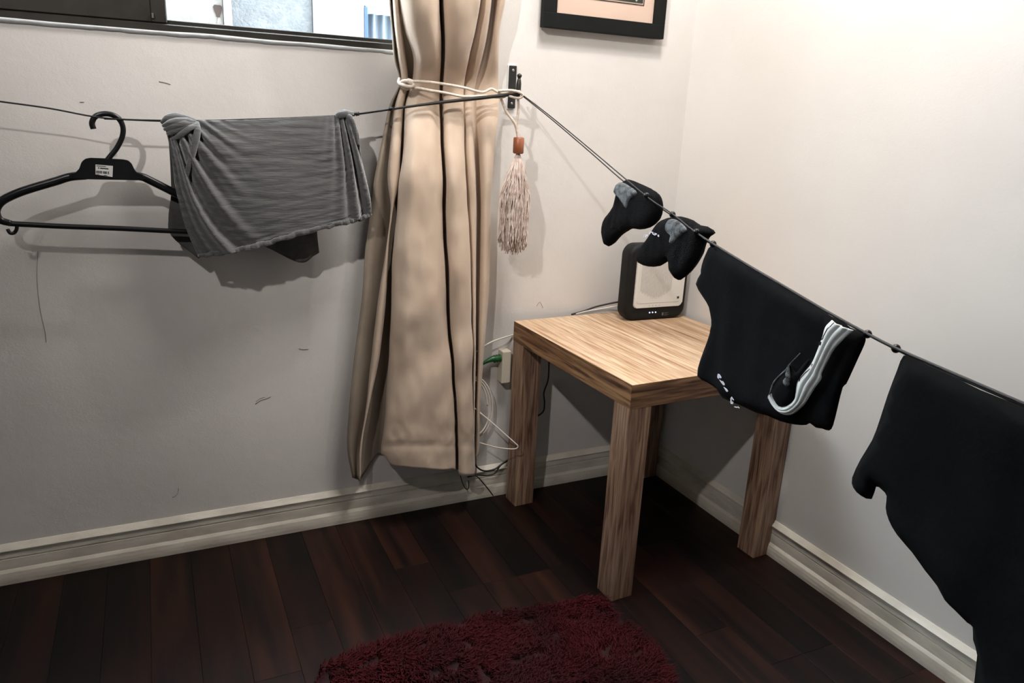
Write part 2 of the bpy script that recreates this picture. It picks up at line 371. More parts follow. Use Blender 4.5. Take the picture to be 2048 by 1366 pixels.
ob('window_jamb', (xs[3], 1.395, .8), (xs[3]+.014, 1.5, zt), M_blue)
bm = bmesh.new(); prev = None; n = 90
for i in range(n+1):
    xx = xs[3]+.02+i*.006; yy = .06+.012*math.sin(i*.9)
    a, b = bm.verts.new((xx+1, yy, .8)), bm.verts.new((xx+1, yy, zt-.02))
    if prev: bm.faces.new((prev[0], a, b, prev[1]))
    prev = (a, b)
obj('pleated_blind', bm, M_corr, nb, True)
stain = [(-1.1729,1.395,1.4781), (-1.1839,1.395,1.4454), (-1.1722,1.395,1.4324), (-1.1634,1.395,1.4579)]
bm = bmesh.new(); c = [sum(p[i] for p in stain)/4 for i in range(3)]
vs = [bm.verts.new((c[0]+1+.013*math.cos(a)*(1+.4*math.sin(3*a)), -.003, c[2]+.03*math.sin(a)*(1+.3*math.cos(2*a)))) for a in [k*math.tau/16 for k in range(16)]]
bm.faces.new(vs); obj('rust_stain', bm, M_rust, nb)
bm = bmesh.new(); vs = [bm.verts.new((c[0]+1.005+.016*math.cos(a)*(1+.3*math.sin(4*a)), -.0025, c[2]-.12+.10*math.sin(a))) for a in [k*math.tau/16 for k in range(16)]]
bm.faces.new(vs); obj('damp_streak', bm, M_conc, nb)
gr = struct(boxobj('ground', (-5, .16, -.1), (2.5, 4, 0), M_conc))

# ---------------------------------------------------------------- side table
tb = thing('side_table', 'square oak-veneer side table with thick legs in the room corner', 'table', (-0.019,-0.0117,0.0), .044)
s1, s2, tt, lw, th = 0.5316, 0.5666, 0.0591, 0.0611, 0.5625
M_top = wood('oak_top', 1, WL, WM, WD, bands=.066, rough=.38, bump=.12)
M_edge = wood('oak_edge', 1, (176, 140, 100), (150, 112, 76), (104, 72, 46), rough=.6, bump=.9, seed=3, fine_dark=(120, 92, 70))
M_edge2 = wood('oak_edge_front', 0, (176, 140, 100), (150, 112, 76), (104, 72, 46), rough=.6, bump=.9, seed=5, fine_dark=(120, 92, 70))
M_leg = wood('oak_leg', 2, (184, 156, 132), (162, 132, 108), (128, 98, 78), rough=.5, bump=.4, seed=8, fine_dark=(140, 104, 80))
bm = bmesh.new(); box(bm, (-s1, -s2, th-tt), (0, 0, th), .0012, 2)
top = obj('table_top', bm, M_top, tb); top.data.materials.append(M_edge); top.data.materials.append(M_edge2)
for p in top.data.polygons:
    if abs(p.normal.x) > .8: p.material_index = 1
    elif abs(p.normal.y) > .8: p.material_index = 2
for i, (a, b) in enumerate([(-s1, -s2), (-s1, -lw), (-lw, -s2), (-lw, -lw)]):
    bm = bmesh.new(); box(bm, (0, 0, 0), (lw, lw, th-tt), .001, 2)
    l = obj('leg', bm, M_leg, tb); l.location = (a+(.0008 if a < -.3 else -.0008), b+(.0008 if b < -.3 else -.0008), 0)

# ---------------------------------------------------------------- router
ro = (-0.2392,-0.1324,0.5625)
rt = thing('router', 'black upright router with ribbed white front panel on the side table', 'router', ro, -.03)
rw, rd, rh = .212, .052, .226
def rounded(w_, h_, r, n=6):
    P = []
    for cx, cz, a0 in [(w_-r, r, -90), (w_-r, h_-r, 0), (r, h_-r, 90), (r, r, 180)]:
        for k in range(n+1):
            a = math.radians(a0+90*k/n); P.append((cx+r*math.cos(a), cz+r*math.sin(a)))
    return P
def slab(bm, w_, h_, r, y0, y1, x0=0, z0=0, bev=.004, seg=3):
    P = rounded(w_, h_, r); fr = [bm.verts.new((x0+x, y0, z0+z)) for x, z in P]; bk = [bm.verts.new((x0+x, y1, z0+z)) for x, z in P]
    f1 = bm.faces.new(fr); f2 = bm.faces.new(bk[::-1]); n = len(P)
    for i in range(n): bm.faces.new((fr[i], bk[i], bk[(i+1)%n], fr[(i+1)%n]))
    if bev: bmesh.ops.bevel(bm, geom=list(set(f1.edges) | set(f2.edges)), offset=bev, segments=seg, affect='EDGES')
bm = bmesh.new(); rings = []; br = .014
for y_, ins in [(0, br*1.0)] + [(br*(1-math.cos(a)), br*(1-math.sin(a))) for a in [k*math.pi/12 for k in range(1, 7)]] + [(rd-.01*(1-math.sin(a)), .01*(1-math.cos(a))) for a in [k*math.pi/8 for k in range(0, 5)]]:
    rings.append([bm.verts.new((x+ins, y_, z+ins)) for x, z in rounded(rw-2*ins, rh-2*ins, .034-ins)])
nn = len(rings[0])
for a_, b_ in zip(rings, rings[1:]):
    for i in range(nn): bm.faces.new((a_[i], b_[i], b_[(i+1)%nn], a_[(i+1)%nn]))
bm.faces.new(rings[0]); bm.faces.new(rings[-1][::-1]); hs_ = obj('housing', bm, M_router, rt, True)
for p in hs_.data.polygons:
    if len(p.vertices) > 4: p.use_smooth = False
px0, pz0, pw_, ph_ = .024, .040, .170, .160
bm = bmesh.new(); slab(bm, pw_, ph_, .011, -.0045, .004, px0, pz0, bev=.0025, seg=3); pan = obj('front_panel', bm, M_routerw, rt)
bm = bmesh.new(); slab(bm, pw_-.018, ph_-.026, .006, -.0052, -.003, px0+.009, pz0+.014, bev=.0009, seg=2); obj('panel_inset', bm, M_routerw, pan)
bm = bmesh.new(); slab(bm, pw_-.03, .0045, .001, -.0054, -.0048, px0+.014, pz0+ph_-.020, bev=0); obj('handle_groove', bm, M_routerg, pan)
bm = bmesh.new()
for i in range(34):
    xx = px0+.017+i*.0032; u = i/33
    z0_ = pz0+.03+.022*abs(2*u-1)**1.5 + .003*math.sin(i*2.1); box(bm, (xx, -.0062, z0_), (xx+.0012, -.005, pz0+ph_-.028), 0)
o = obj('vent_ribs', bm, M_routerg, pan); o['kind'] = 'stuff'
text('emblem', 'M', .0095, frameM((px0+pw_-.018, -.0056, pz0+.026), (1,0,0), (0,0,1)), M_ink, pan, bold=.0004)
led = emis('white_led', (190, 205, 255), 6)
for i in range(3):
    bm = bmesh.new(); bmesh.ops.create_uvsphere(bm, u_segments=10, v_segments=6, radius=.0017); o = obj('indicator_light', bm, led, rt, True)
    o.location = (px0+.060+i*.0105, -.0006, .0235)
M_silk = mat('grey_print', (92, 92, 92), rough=.6)
bm = bmesh.new()
for k, (a, b, c, d) in enumerate([(.128,.012,.1335,.021), (.136,.0195,.152,.0202), (.136,.017,.147,.0176), (.136,.0135,.153,.0141), (.136,.0115,.148,.0120)]): box(bm, (a, -.0006, b), (c, .001, d))
obj('printed_marks', bm, M_silk, rt)
for i in range(4): boxobj('button_mark', (px0+.052+i*.0115, -.0049, pz0+.004), (px0+.056+i*.0115, -.0045, pz0+.0075), M_routerg, pan)

# ---------------------------------------------------------------- picture
pc = thing('picture', 'black framed picture with cream mat hung high on the window wall', 'picture', (-0.3221,-0.03,1.3483), 0)
pl_, pr_ = -0.1816, 0.1974
fw = 0.0375
pc.rotation_euler = (0, 0, 0)
hgt = .50
bm = bmesh.new()
for lo, hi in [((pl_, 0, 0), (pr_, .022, fw*1.0)), ((pl_, 0, hgt-fw), (pr_, .022, hgt)), ((pl_, 0, fw*.98), (pl_+fw, .022, hgt-fw*.98)), ((pr_-fw, 0, fw*.98), (pr_, .022, hgt-fw*.98))]: box(bm, lo, hi, .0015, 2)
obj('frame', bm, M_picframe, pc)
boxobj('mat_board', (pl_+fw*.9, .008, fw*.9), (pr_-fw*.9, .012, hgt-fw*.9), M_mat, pc)
ax0, ax1, az0 = pl_+fw+.037, pr_-fw-.033, fw+.043
bm = bmesh.new()
for lo, hi in [((ax0, .0065, az0), (ax1, .0085, az0+.0018)), ((ax0, .0065, hgt-az0), (ax1, .0085, hgt-az0+.0018)), ((ax0, .0065, az0), (ax0+.0018, .0085, hgt-az0)), ((ax1-.0018, .0065, az0), (ax1, .0085, hgt-az0))]: box(bm, lo, hi)
obj('ruled_border', bm, M_ink, pc)
art = boxobj('print', (ax0+.005, .0062, az0+.006), (ax1-.005, .0082, hgt-az0-.006), mat('dark_print', (26, 32, 28), (50, 62, 50), rough=.3, scale=18), pc)
M_leafp = mat('pale_green_print', (110, 136, 122), (188, 206, 196), rough=.4, scale=24, lo=.3, hi=.7)
random.seed(3)
for i in range(16):
    cx = ax0+.03+random.random()*(ax1-ax0-.06); cz = az0+.03+(0 if i < 6 else random.random()*.28); 
    if i < 6: cx = ax0+.028+i*(ax1-ax0-.056)/5
    ang = random.uniform(-.9, .9); L_, W_ = .024, .012
    P = [(cx+math.sin(ang)*(-L_+2*L_*t)+math.cos(ang)*W_*math.sin(math.pi*t)*s_, .0058, cz+math.cos(ang)*(-L_+2*L_*t)-math.sin(ang)*W_*math.sin(math.pi*t)*s_) for t, s_ in [(k/6, 1) for k in range(7)]+[(1-k/6, -1) for k in range(1, 6)]]
    P = [(min(max(p[0], ax0+.006), ax1-.006), p[1], max(p[2], az0+.007)) for p in P]
    extrude_poly('printed_leaf', P, (0, .0006, 0), M_leafp, pc)
boxobj('backing', (pl_+.004, .022, .012), (pr_-.004, .029, hgt-.006), M_ink, pc)

# ---------------------------------------------------------------- curtain
cur = thing('curtain', 'beige linen curtain tied back with cord beside the window', 'curtain', (0, 0, 0))
def crumple(amp, sc=7):
    def f(u, v, p):
        n1 = noise.noise((p.x*sc*2.2, p.z*sc, 1.7)); n2 = noise.noise((p.x*sc*5, p.z*sc*2.6, 5.1))
        a = amp*(1-.85*math.exp(-((v-.375)/.04)**2))
        return Vector((0, -a*(n1+.45*n2), 0))
    return f
def main_disp(u, v, p):
    q = crumple(.009)(u, v, p); k = math.exp(-((v-.905)/.016)**2)
    q.y -= .0035*k*noise.noise((p.x*60, p.z*70, 2)) - .003*math.exp(-((v-.928)/.006)**2)
    q.y -= .008*math.exp(-((v-.465)/.05)**2)*noise.noise((p.x*26, p.z*9, 4)) + .013*math.exp(-((v-.79)/.09)**2)*noise.noise((p.x*9-p.z*9, p.z*3, 6))
    return q
MAIN = [[(-0.9079,-0.0585,2.1227),(-0.902,-0.0585,1.6427),(-0.893,-0.0535,1.4527),(-0.8826,-0.0465,1.3727),(-0.8677,-0.0396,1.3088),(-0.8438,-0.0294,1.2492),(-0.8425,-0.0156,1.1917),(-0.8605,-0.0168,1.1316),(-0.8684,-0.0276,1.0292),(-0.881,-0.0315,0.9555),(-0.8841,-0.03,0.8799),(-0.8958,-0.03,0.777),(-0.8996,-0.03,0.644),(-0.9063,-0.03,0.4777),(-0.9161,-0.03,0.319),(-0.9262,-0.03,0.2152),(-0.9219,-0.03,0.1962)],[(-0.9333,-0.105,2.1157),(-0.9267,-0.105,1.6357),(-0.9168,-0.1,1.4457),(-0.9053,-0.093,1.3657),(-0.8888,-0.0792,1.3042),(-0.8622,-0.0588,1.2466),(-0.8566,-0.0312,1.1906),(-0.8748,-0.0336,1.1311),(-0.8861,-0.0552,1.0304),(-0.8997,-0.063,0.9582),(-0.9024,-0.06,0.8839),(-0.914,-0.06,0.7829),(-0.9179,-0.06,0.6522),(-0.9247,-0.06,0.489),(-0.9345,-0.06,0.3332),(-0.9446,-0.06,0.2313),(-0.9404,-0.06,0.2126)],[(-0.9458,-0.1438,2.1107),(-0.9386,-0.1438,1.6307),(-0.9276,-0.1388,1.4407),(-0.9149,-0.1318,1.3607),(-0.8967,-0.1122,1.3012),(-0.8676,-0.0833,1.2452),(-0.8582,-0.0442,1.1903),(-0.8766,-0.0476,1.1312),(-0.8906,-0.0782,1.0317),(-0.9051,-0.0893,0.9606),(-0.9074,-0.085,0.8871),(-0.9188,-0.085,0.7874),(-0.9226,-0.085,0.6585),(-0.9292,-0.085,0.4974),(-0.9389,-0.085,0.3436),(-0.9488,-0.085,0.243),(-0.9446,-0.085,0.2246)],[(-0.9466,-0.1748,2.1075),(-0.9392,-0.1748,1.6275),(-0.9282,-0.1698,1.4375),(-0.9152,-0.1628,1.3575),(-0.8967,-0.1386,1.2993),(-0.8676,-0.1029,1.2443),(-0.8548,-0.0546,1.1903),(-0.8711,-0.0588,1.1316),(-0.8865,-0.0966,1.0328),(-0.9,-0.1103,0.9626),(-0.9013,-0.105,0.8897),(-0.9104,-0.105,0.7907),(-0.9127,-0.105,0.6627),(-0.9166,-0.105,0.5025),(-0.9236,-0.105,0.3494),(-0.9316,-0.105,0.2492),(-0.9281,-0.105,0.2042)],[(-0.9396,-0.2011,2.1055),(-0.9322,-0.2011,1.6255),(-0.9212,-0.1961,1.4355),(-0.9082,-0.1891,1.3555),(-0.8897,-0.161,1.2982),(-0.8617,-0.1196,1.244),(-0.8456,-0.0634,1.1907),(-0.8586,-0.0683,1.1323),(-0.8747,-0.1122,1.034),(-0.8864,-0.1281,0.9644),(-0.8865,-0.122,0.8917),(-0.8923,-0.122,0.7931),(-0.8922,-0.122,0.6655),(-0.8921,-0.122,0.5055),(-0.8949,-0.122,0.3523),(-0.9003,-0.122,0.2518),(-0.8975,-0.122,0.1996)],[(-0.9165,-0.2042,2.1072),(-0.9098,-0.2042,1.6272),(-0.8996,-0.1992,1.4372),(-0.8878,-0.1922,1.3572),(-0.8709,-0.1637,1.2996),(-0.8464,-0.1215,1.245),(-0.8291,-0.0645,1.1917),(-0.8373,-0.0694,1.1333),(-0.852,-0.1141,1.0347),(-0.8602,-0.1302,0.9648),(-0.859,-0.124,0.8917),(-0.8601,-0.124,0.7925),(-0.8567,-0.124,0.6638),(-0.851,-0.124,0.5022),(-0.848,-0.124,0.3469),(-0.8496,-0.124,0.2448),(-0.8477,-0.124,0.1892)],[(-0.888,-0.1949,2.1106),(-0.8821,-0.1949,1.6306),(-0.8733,-0.1899,1.4406),(-0.863,-0.1829,1.3606),(-0.8483,-0.1558,1.3021),(-0.8283,-0.1156,1.2466),(-0.811,-0.0614,1.1928),(-0.8143,-0.0661,1.1343),(-0.8264,-0.1086,1.035),(-0.8309,-0.1239,0.9644),(-0.8283,-0.118,0.8907),(-0.8247,-0.118,0.7903),(-0.8178,-0.118,0.6601),(-0.8062,-0.118,0.4959),(-0.7971,-0.118,0.3378),(-0.7947,-0.118,0.2337),(-0.7938,-0.118,0.1728)],[(-0.8593,-0.1639,2.1162),(-0.8545,-0.1639,1.6362),(-0.8473,-0.1589,1.4462),(-0.8389,-0.1519,1.3662),(-0.8269,-0.1294,1.3058),(-0.8116,-0.096,1.2486),(-0.7971,-0.051,1.1938),(-0.797,-0.0549,1.135),(-0.8055,-0.0902,1.0344),(-0.8067,-0.1029,0.9627),(-0.8037,-0.098,0.8879),(-0.7971,-0.098,0.7859),(-0.788,-0.098,0.6535),(-0.7726,-0.098,0.4863),(-0.7596,-0.098,0.3251),(-0.7547,-0.098,0.2186),(-0.7544,-0.098,0.1598)],[(-0.8475,-0.1484,2.1188),(-0.8432,-0.1484,1.6388),(-0.8366,-0.1434,1.4488),(-0.829,-0.1364,1.3688),(-0.8181,-0.1162,1.3075),(-0.8048,-0.0862,1.2495),(-0.7918,-0.0458,1.1942),(-0.7905,-0.0493,1.1352),(-0.7973,-0.081,1.0341),(-0.7973,-0.0924,0.9618),(-0.7942,-0.088,0.8866),(-0.7866,-0.088,0.7838),(-0.7767,-0.088,0.6504),(-0.7599,-0.088,0.4819),(-0.7455,-0.088,0.3193),(-0.7397,-0.088,0.2119),(-0.7396,-0.088,0.1495)],[(-0.8318,-0.105,2.1244),(-0.8284,-0.105,1.6444),(-0.8232,-0.1,1.4544),(-0.8172,-0.093,1.3744),(-0.8086,-0.0792,1.311),(-0.7988,-0.0588,1.2511),(-0.7905,-0.0312,1.1945),(-0.7889,-0.0336,1.1351),(-0.792,-0.0552,1.0327),(-0.7906,-0.063,0.9591),(-0.788,-0.06,0.8829),(-0.7804,-0.06,0.7787),(-0.7704,-0.06,0.6433),(-0.7535,-0.06,0.4725),(-0.7391,-0.06,0.3075),(-0.7333,-0.06,0.1985),(-0.7332,-0.06,0.1353)],[(-0.8071,-0.0461,2.1324),(-0.8049,-0.0461,1.6524),(-0.8015,-0.0411,1.4624),(-0.7976,-0.0341,1.3824),(-0.792,-0.029,1.316),(-0.7869,-0.0216,1.2536),(-0.785,-0.012,1.1951),(-0.7826,-0.0123,1.1352),(-0.7807,-0.0202,1.0309),(-0.7775,-0.0231,0.9555),(-0.7756,-0.022,0.8779),(-0.7678,-0.022,0.7716),(-0.7577,-0.022,0.6335),(-0.7405,-0.022,0.4592),(-0.7258,-0.022,0.2908),(-0.7199,-0.022,0.1797),(-0.7198,-0.022,0.1151)],[(-0.7984,-0.0461,2.1333),(-0.7961,-0.0461,1.6533),(-0.7927,-0.0411,1.4633),(-0.7887,-0.0341,1.3833),(-0.783,-0.029,1.3168),(-0.7777,-0.0216,1.2542),(-0.7756,-0.012,1.1957),(-0.7732,-0.0123,1.1356),(-0.7712,-0.0202,1.0311),(-0.7679,-0.0231,0.9556),(-0.7658,-0.022,0.8779),(-0.7579,-0.022,0.7713),(-0.7475,-0.022,0.6329),(-0.73,-0.022,0.4581),(-0.715,-0.022,0.2894),(-0.7089,-0.022,0.178),(-0.7087,-0.022,0.1133)],[(-0.8287,-0.1267,2.1227),(-0.8246,-0.1267,1.6427),(-0.8186,-0.1217,1.4527),(-0.8115,-0.1147,1.3727),(-0.8014,-0.0977,1.3103),(-0.7897,-0.0725,1.2512),(-0.7786,-0.0385,1.1951),(-0.7771,-0.0414,1.1357),(-0.782,-0.0681,1.0337),(-0.7812,-0.0777,0.9605),(-0.7782,-0.074,0.8846),(-0.7703,-0.074,0.7809),(-0.7601,-0.074,0.6461),(-0.7428,-0.074,0.4759),(-0.728,-0.074,0.3115),(-0.7219,-0.074,0.203),(-0.7217,-0.074,0.1399)],[(-0.8321,-0.167,2.1181),(-0.8283,-0.167,1.6381),(-0.8226,-0.162,1.4481),(-0.816,-0.155,1.3681),(-0.8065,-0.132,1.3074),(-0.7949,-0.098,1.2497),(-0.7812,-0.052,1.1947),(-0.7808,-0.056,1.1357),(-0.789,-0.092,1.0349),(-0.7892,-0.105,0.963),(-0.7851,-0.1,0.888),(-0.7773,-0.1,0.7857),(-0.7675,-0.1,0.6527),(-0.7521,-0.1,0.485),(-0.7393,-0.1,0.3232),(-0.7333,-0.1,0.2162),(-0.7321,-0.1,0.1414)],[(-0.8047,-0.1856,2.1185),(-0.802,-0.1856,1.6385),(-0.798,-0.1806,1.4485),(-0.7933,-0.1736,1.3685),(-0.7866,-0.1478,1.3079),(-0.778,-0.1098,1.2504),(-0.7642,-0.0582,1.1956),(-0.7651,-0.0627,1.1365),(-0.7745,-0.103,1.0359),(-0.7749,-0.1176,0.9643),(-0.7695,-0.112,0.8894),(-0.7613,-0.112,0.7873),(-0.7515,-0.112,0.6546),(-0.7382,-0.112,0.4874),(-0.7276,-0.112,0.3263),(-0.7214,-0.112,0.2196),(-0.719,-0.112,0.1417)],[(-0.7528,-0.167,2.1246),(-0.7523,-0.167,1.6446),(-0.7517,-0.162,1.4546),(-0.7509,-0.155,1.3746),(-0.7498,-0.132,1.3122),(-0.7483,-0.098,1.253),(-0.7391,-0.052,1.1972),(-0.7411,-0.056,1.1375),(-0.7484,-0.092,1.0359),(-0.7475,-0.105,0.9633),(-0.741,-0.1,0.8876),(-0.7323,-0.1,0.7843),(-0.7223,-0.1,0.65),(-0.7113,-0.1,0.481),(-0.7032,-0.1,0.3184),(-0.6966,-0.1,0.2105),(-0.6928,-0.1,0.1299)],[(-0.7195,-0.1391,2.1301),(-0.7206,-0.1391,1.6501),(-0.7222,-0.1341,1.4601),(-0.7241,-0.1271,1.3801),(-0.7268,-0.1082,1.3158),(-0.7304,-0.0804,1.2551),(-0.7256,-0.0426,1.1981),(-0.7278,-0.0459,1.138),(-0.7323,-0.0754,1.0353),(-0.7302,-0.0861,0.9617),(-0.7234,-0.082,0.8852),(-0.7145,-0.082,0.7805),(-0.7043,-0.082,0.6446),(-0.6942,-0.082,0.4737),(-0.6872,-0.082,0.3092),(-0.6804,-0.082,0.2),(-0.676,-0.082,0.1184)],[(-0.6961,-0.0895,2.137),(-0.6985,-0.0895,1.657),(-0.7021,-0.0845,1.467),(-0.7063,-0.0775,1.387),(-0.7123,-0.066,1.3201),(-0.7206,-0.049,1.2571),(-0.7218,-0.026,1.1986),(-0.7235,-0.028,1.138),(-0.7234,-0.046,1.0338),(-0.7195,-0.0525,0.9587),(-0.7134,-0.05,0.881),(-0.7043,-0.05,0.7746),(-0.694,-0.05,0.6364),(-0.6838,-0.05,0.4625),(-0.6767,-0.05,0.2953),(-0.6699,-0.05,0.1843),(-0.6655,-0.05,0.1012)],[(-0.6714,-0.0399,2.144),(-0.6751,-0.0399,1.664),(-0.6807,-0.0349,1.474),(-0.6872,-0.0279,1.394),(-0.6965,-0.0238,1.3245),(-0.7094,-0.0176,1.2593),(-0.7177,-0.012,1.1991),(-0.7186,-0.012,1.1381),(-0.7132,-0.0166,1.0323),(-0.7076,-0.0189,0.9556),(-0.7019,-0.018,0.8768),(-0.6928,-0.018,0.7686),(-0.6824,-0.018,0.628),(-0.672,-0.018,0.4513),(-0.6648,-0.018,0.2812),(-0.6579,-0.018,0.1683),(-0.6534,-0.018,0.0838)],[(-0.6609,-0.0399,2.1451),(-0.6645,-0.0399,1.6651),(-0.6701,-0.0349,1.4751),(-0.6765,-0.0279,1.3951),(-0.6857,-0.0238,1.3254),(-0.6986,-0.0176,1.2601),(-0.7067,-0.012,1.1997),(-0.7076,-0.012,1.1386),(-0.7019,-0.0166,1.0326),(-0.6962,-0.0189,0.9557),(-0.6904,-0.018,0.8767),(-0.681,-0.018,0.7682),(-0.6703,-0.018,0.6273),(-0.6596,-0.018,0.4501),(-0.6521,-0.018,0.2795),(-0.6449,-0.018,0.1663),(-0.6403,-0.018,0.0816)]]
main_panel = loft('main_panel', MAIN, 150, 150, M_curtain, cur, main_disp)
LIN = [[(-0.9437,-0.0895,2.115),(-0.94,-0.0895,1.635),(-0.9344,-0.0845,1.445),(-0.9279,-0.0775,1.365),(-0.9186,-0.066,1.3026),(-0.9087,-0.049,1.2437),(-0.8879,-0.026,1.1888),(-0.9149,-0.028,1.1292),(-0.9429,-0.046,1.0285),(-0.9601,-0.0525,0.9568),(-0.9688,-0.05,0.8832),(-0.9836,-0.05,0.7833),(-0.994,-0.05,0.6544),(-1.0156,-0.05,0.4947),(-1.0325,-0.05,0.3422),(-1.0369,-0.05,0.2412),(-1.0246,-0.05,0.1571)],[(-0.9439,-0.0988,2.114),(-0.9402,-0.0988,1.634),(-0.9346,-0.0938,1.444),(-0.9281,-0.0868,1.364),(-0.9188,-0.0739,1.302),(-0.9071,-0.0549,1.2436),(-0.8874,-0.0291,1.1888),(-0.9114,-0.0314,1.1294),(-0.9369,-0.0515,1.029),(-0.9513,-0.0588,0.9574),(-0.9548,-0.056,0.8838),(-0.9687,-0.056,0.7839),(-0.9823,-0.056,0.6552),(-1.0033,-0.056,0.4954),(-1.0203,-0.056,0.343),(-1.0282,-0.056,0.2425),(-1.0203,-0.056,0.157)],[(-0.9266,-0.0647,2.1189),(-0.9236,-0.0647,1.6389),(-0.9192,-0.0597,1.4489),(-0.914,-0.0527,1.3689),(-0.9066,-0.0449,1.3052),(-0.8951,-0.0333,1.2454),(-0.8814,-0.0177,1.1894),(-0.9002,-0.019,1.1298),(-0.9185,-0.0313,1.0283),(-0.927,-0.0357,0.9555),(-0.9223,-0.034,0.8807),(-0.9348,-0.034,0.7789),(-0.9542,-0.034,0.6482),(-0.9744,-0.034,0.4856),(-0.992,-0.034,0.3306),(-1.0059,-0.034,0.2293),(-1.0053,-0.034,0.1399)],[(-0.9124,-0.0461,2.1228),(-0.9082,-0.0461,1.6428),(-0.902,-0.0411,1.4528),(-0.8947,-0.0341,1.3728),(-0.8843,-0.029,1.3082),(-0.873,-0.0216,1.2474),(-0.8633,-0.012,1.1905),(-0.8746,-0.0123,1.1309),(-0.8843,-0.0202,1.0284),(-0.8889,-0.0231,0.9546),(-0.9042,-0.022,0.879),(-0.9161,-0.022,0.7762),(-0.923,-0.022,0.6435),(-0.9427,-0.022,0.4787),(-0.9769,-0.022,0.3239),(-0.9932,-0.022,0.2221),(-0.9957,-0.022,0.134)],[(-0.9063,-0.0368,2.1248),(-0.901,-0.0368,1.6448),(-0.8932,-0.0318,1.4548),(-0.884,-0.0248,1.3748),(-0.8709,-0.0211,1.3099),(-0.8569,-0.0157,1.2488),(-0.8571,-0.012,1.1909),(-0.8652,-0.012,1.1313),(-0.8764,-0.0147,1.0283),(-0.8838,-0.0168,0.9541),(-0.8939,-0.016,0.8782),(-0.9058,-0.016,0.7749),(-0.9126,-0.016,0.6414),(-0.9267,-0.016,0.4753),(-0.9429,-0.016,0.3171),(-0.9534,-0.016,0.2132),(-0.955,-0.016,0.1896)],[(-0.8998,-0.0337,2.1259),(-0.8943,-0.0337,1.6459),(-0.8859,-0.0287,1.4559),(-0.8762,-0.0217,1.3759),(-0.8623,-0.0185,1.3108),(-0.8476,-0.0137,1.2496),(-0.8504,-0.012,1.1913),(-0.8577,-0.012,1.1317),(-0.869,-0.0129,1.0284),(-0.8771,-0.0147,0.9539),(-0.8859,-0.014,0.8779),(-0.8977,-0.014,0.7743),(-0.9044,-0.014,0.6404),(-0.9169,-0.014,0.4737),(-0.9285,-0.014,0.3144),(-0.9375,-0.014,0.2099),(-0.9389,-0.014,0.2024)],[(-0.8986,-0.0523,2.1242),(-0.8926,-0.0523,1.6442),(-0.8838,-0.0473,1.4542),(-0.8734,-0.0403,1.3742),(-0.8586,-0.0343,1.31),(-0.8348,-0.0255,1.25),(-0.834,-0.0135,1.1922),(-0.852,-0.0146,1.132),(-0.8594,-0.0239,1.0292),(-0.8718,-0.0273,0.9551),(-0.8749,-0.026,0.8793),(-0.8865,-0.026,0.776),(-0.8902,-0.026,0.6425),(-0.8967,-0.026,0.4755),(-0.9064,-0.026,0.3162),(-0.9165,-0.026,0.2119),(-0.9121,-0.026,0.2036)]]
loft('lining_panel', LIN, 30, 90, M_lining, cur, crumple(.004))
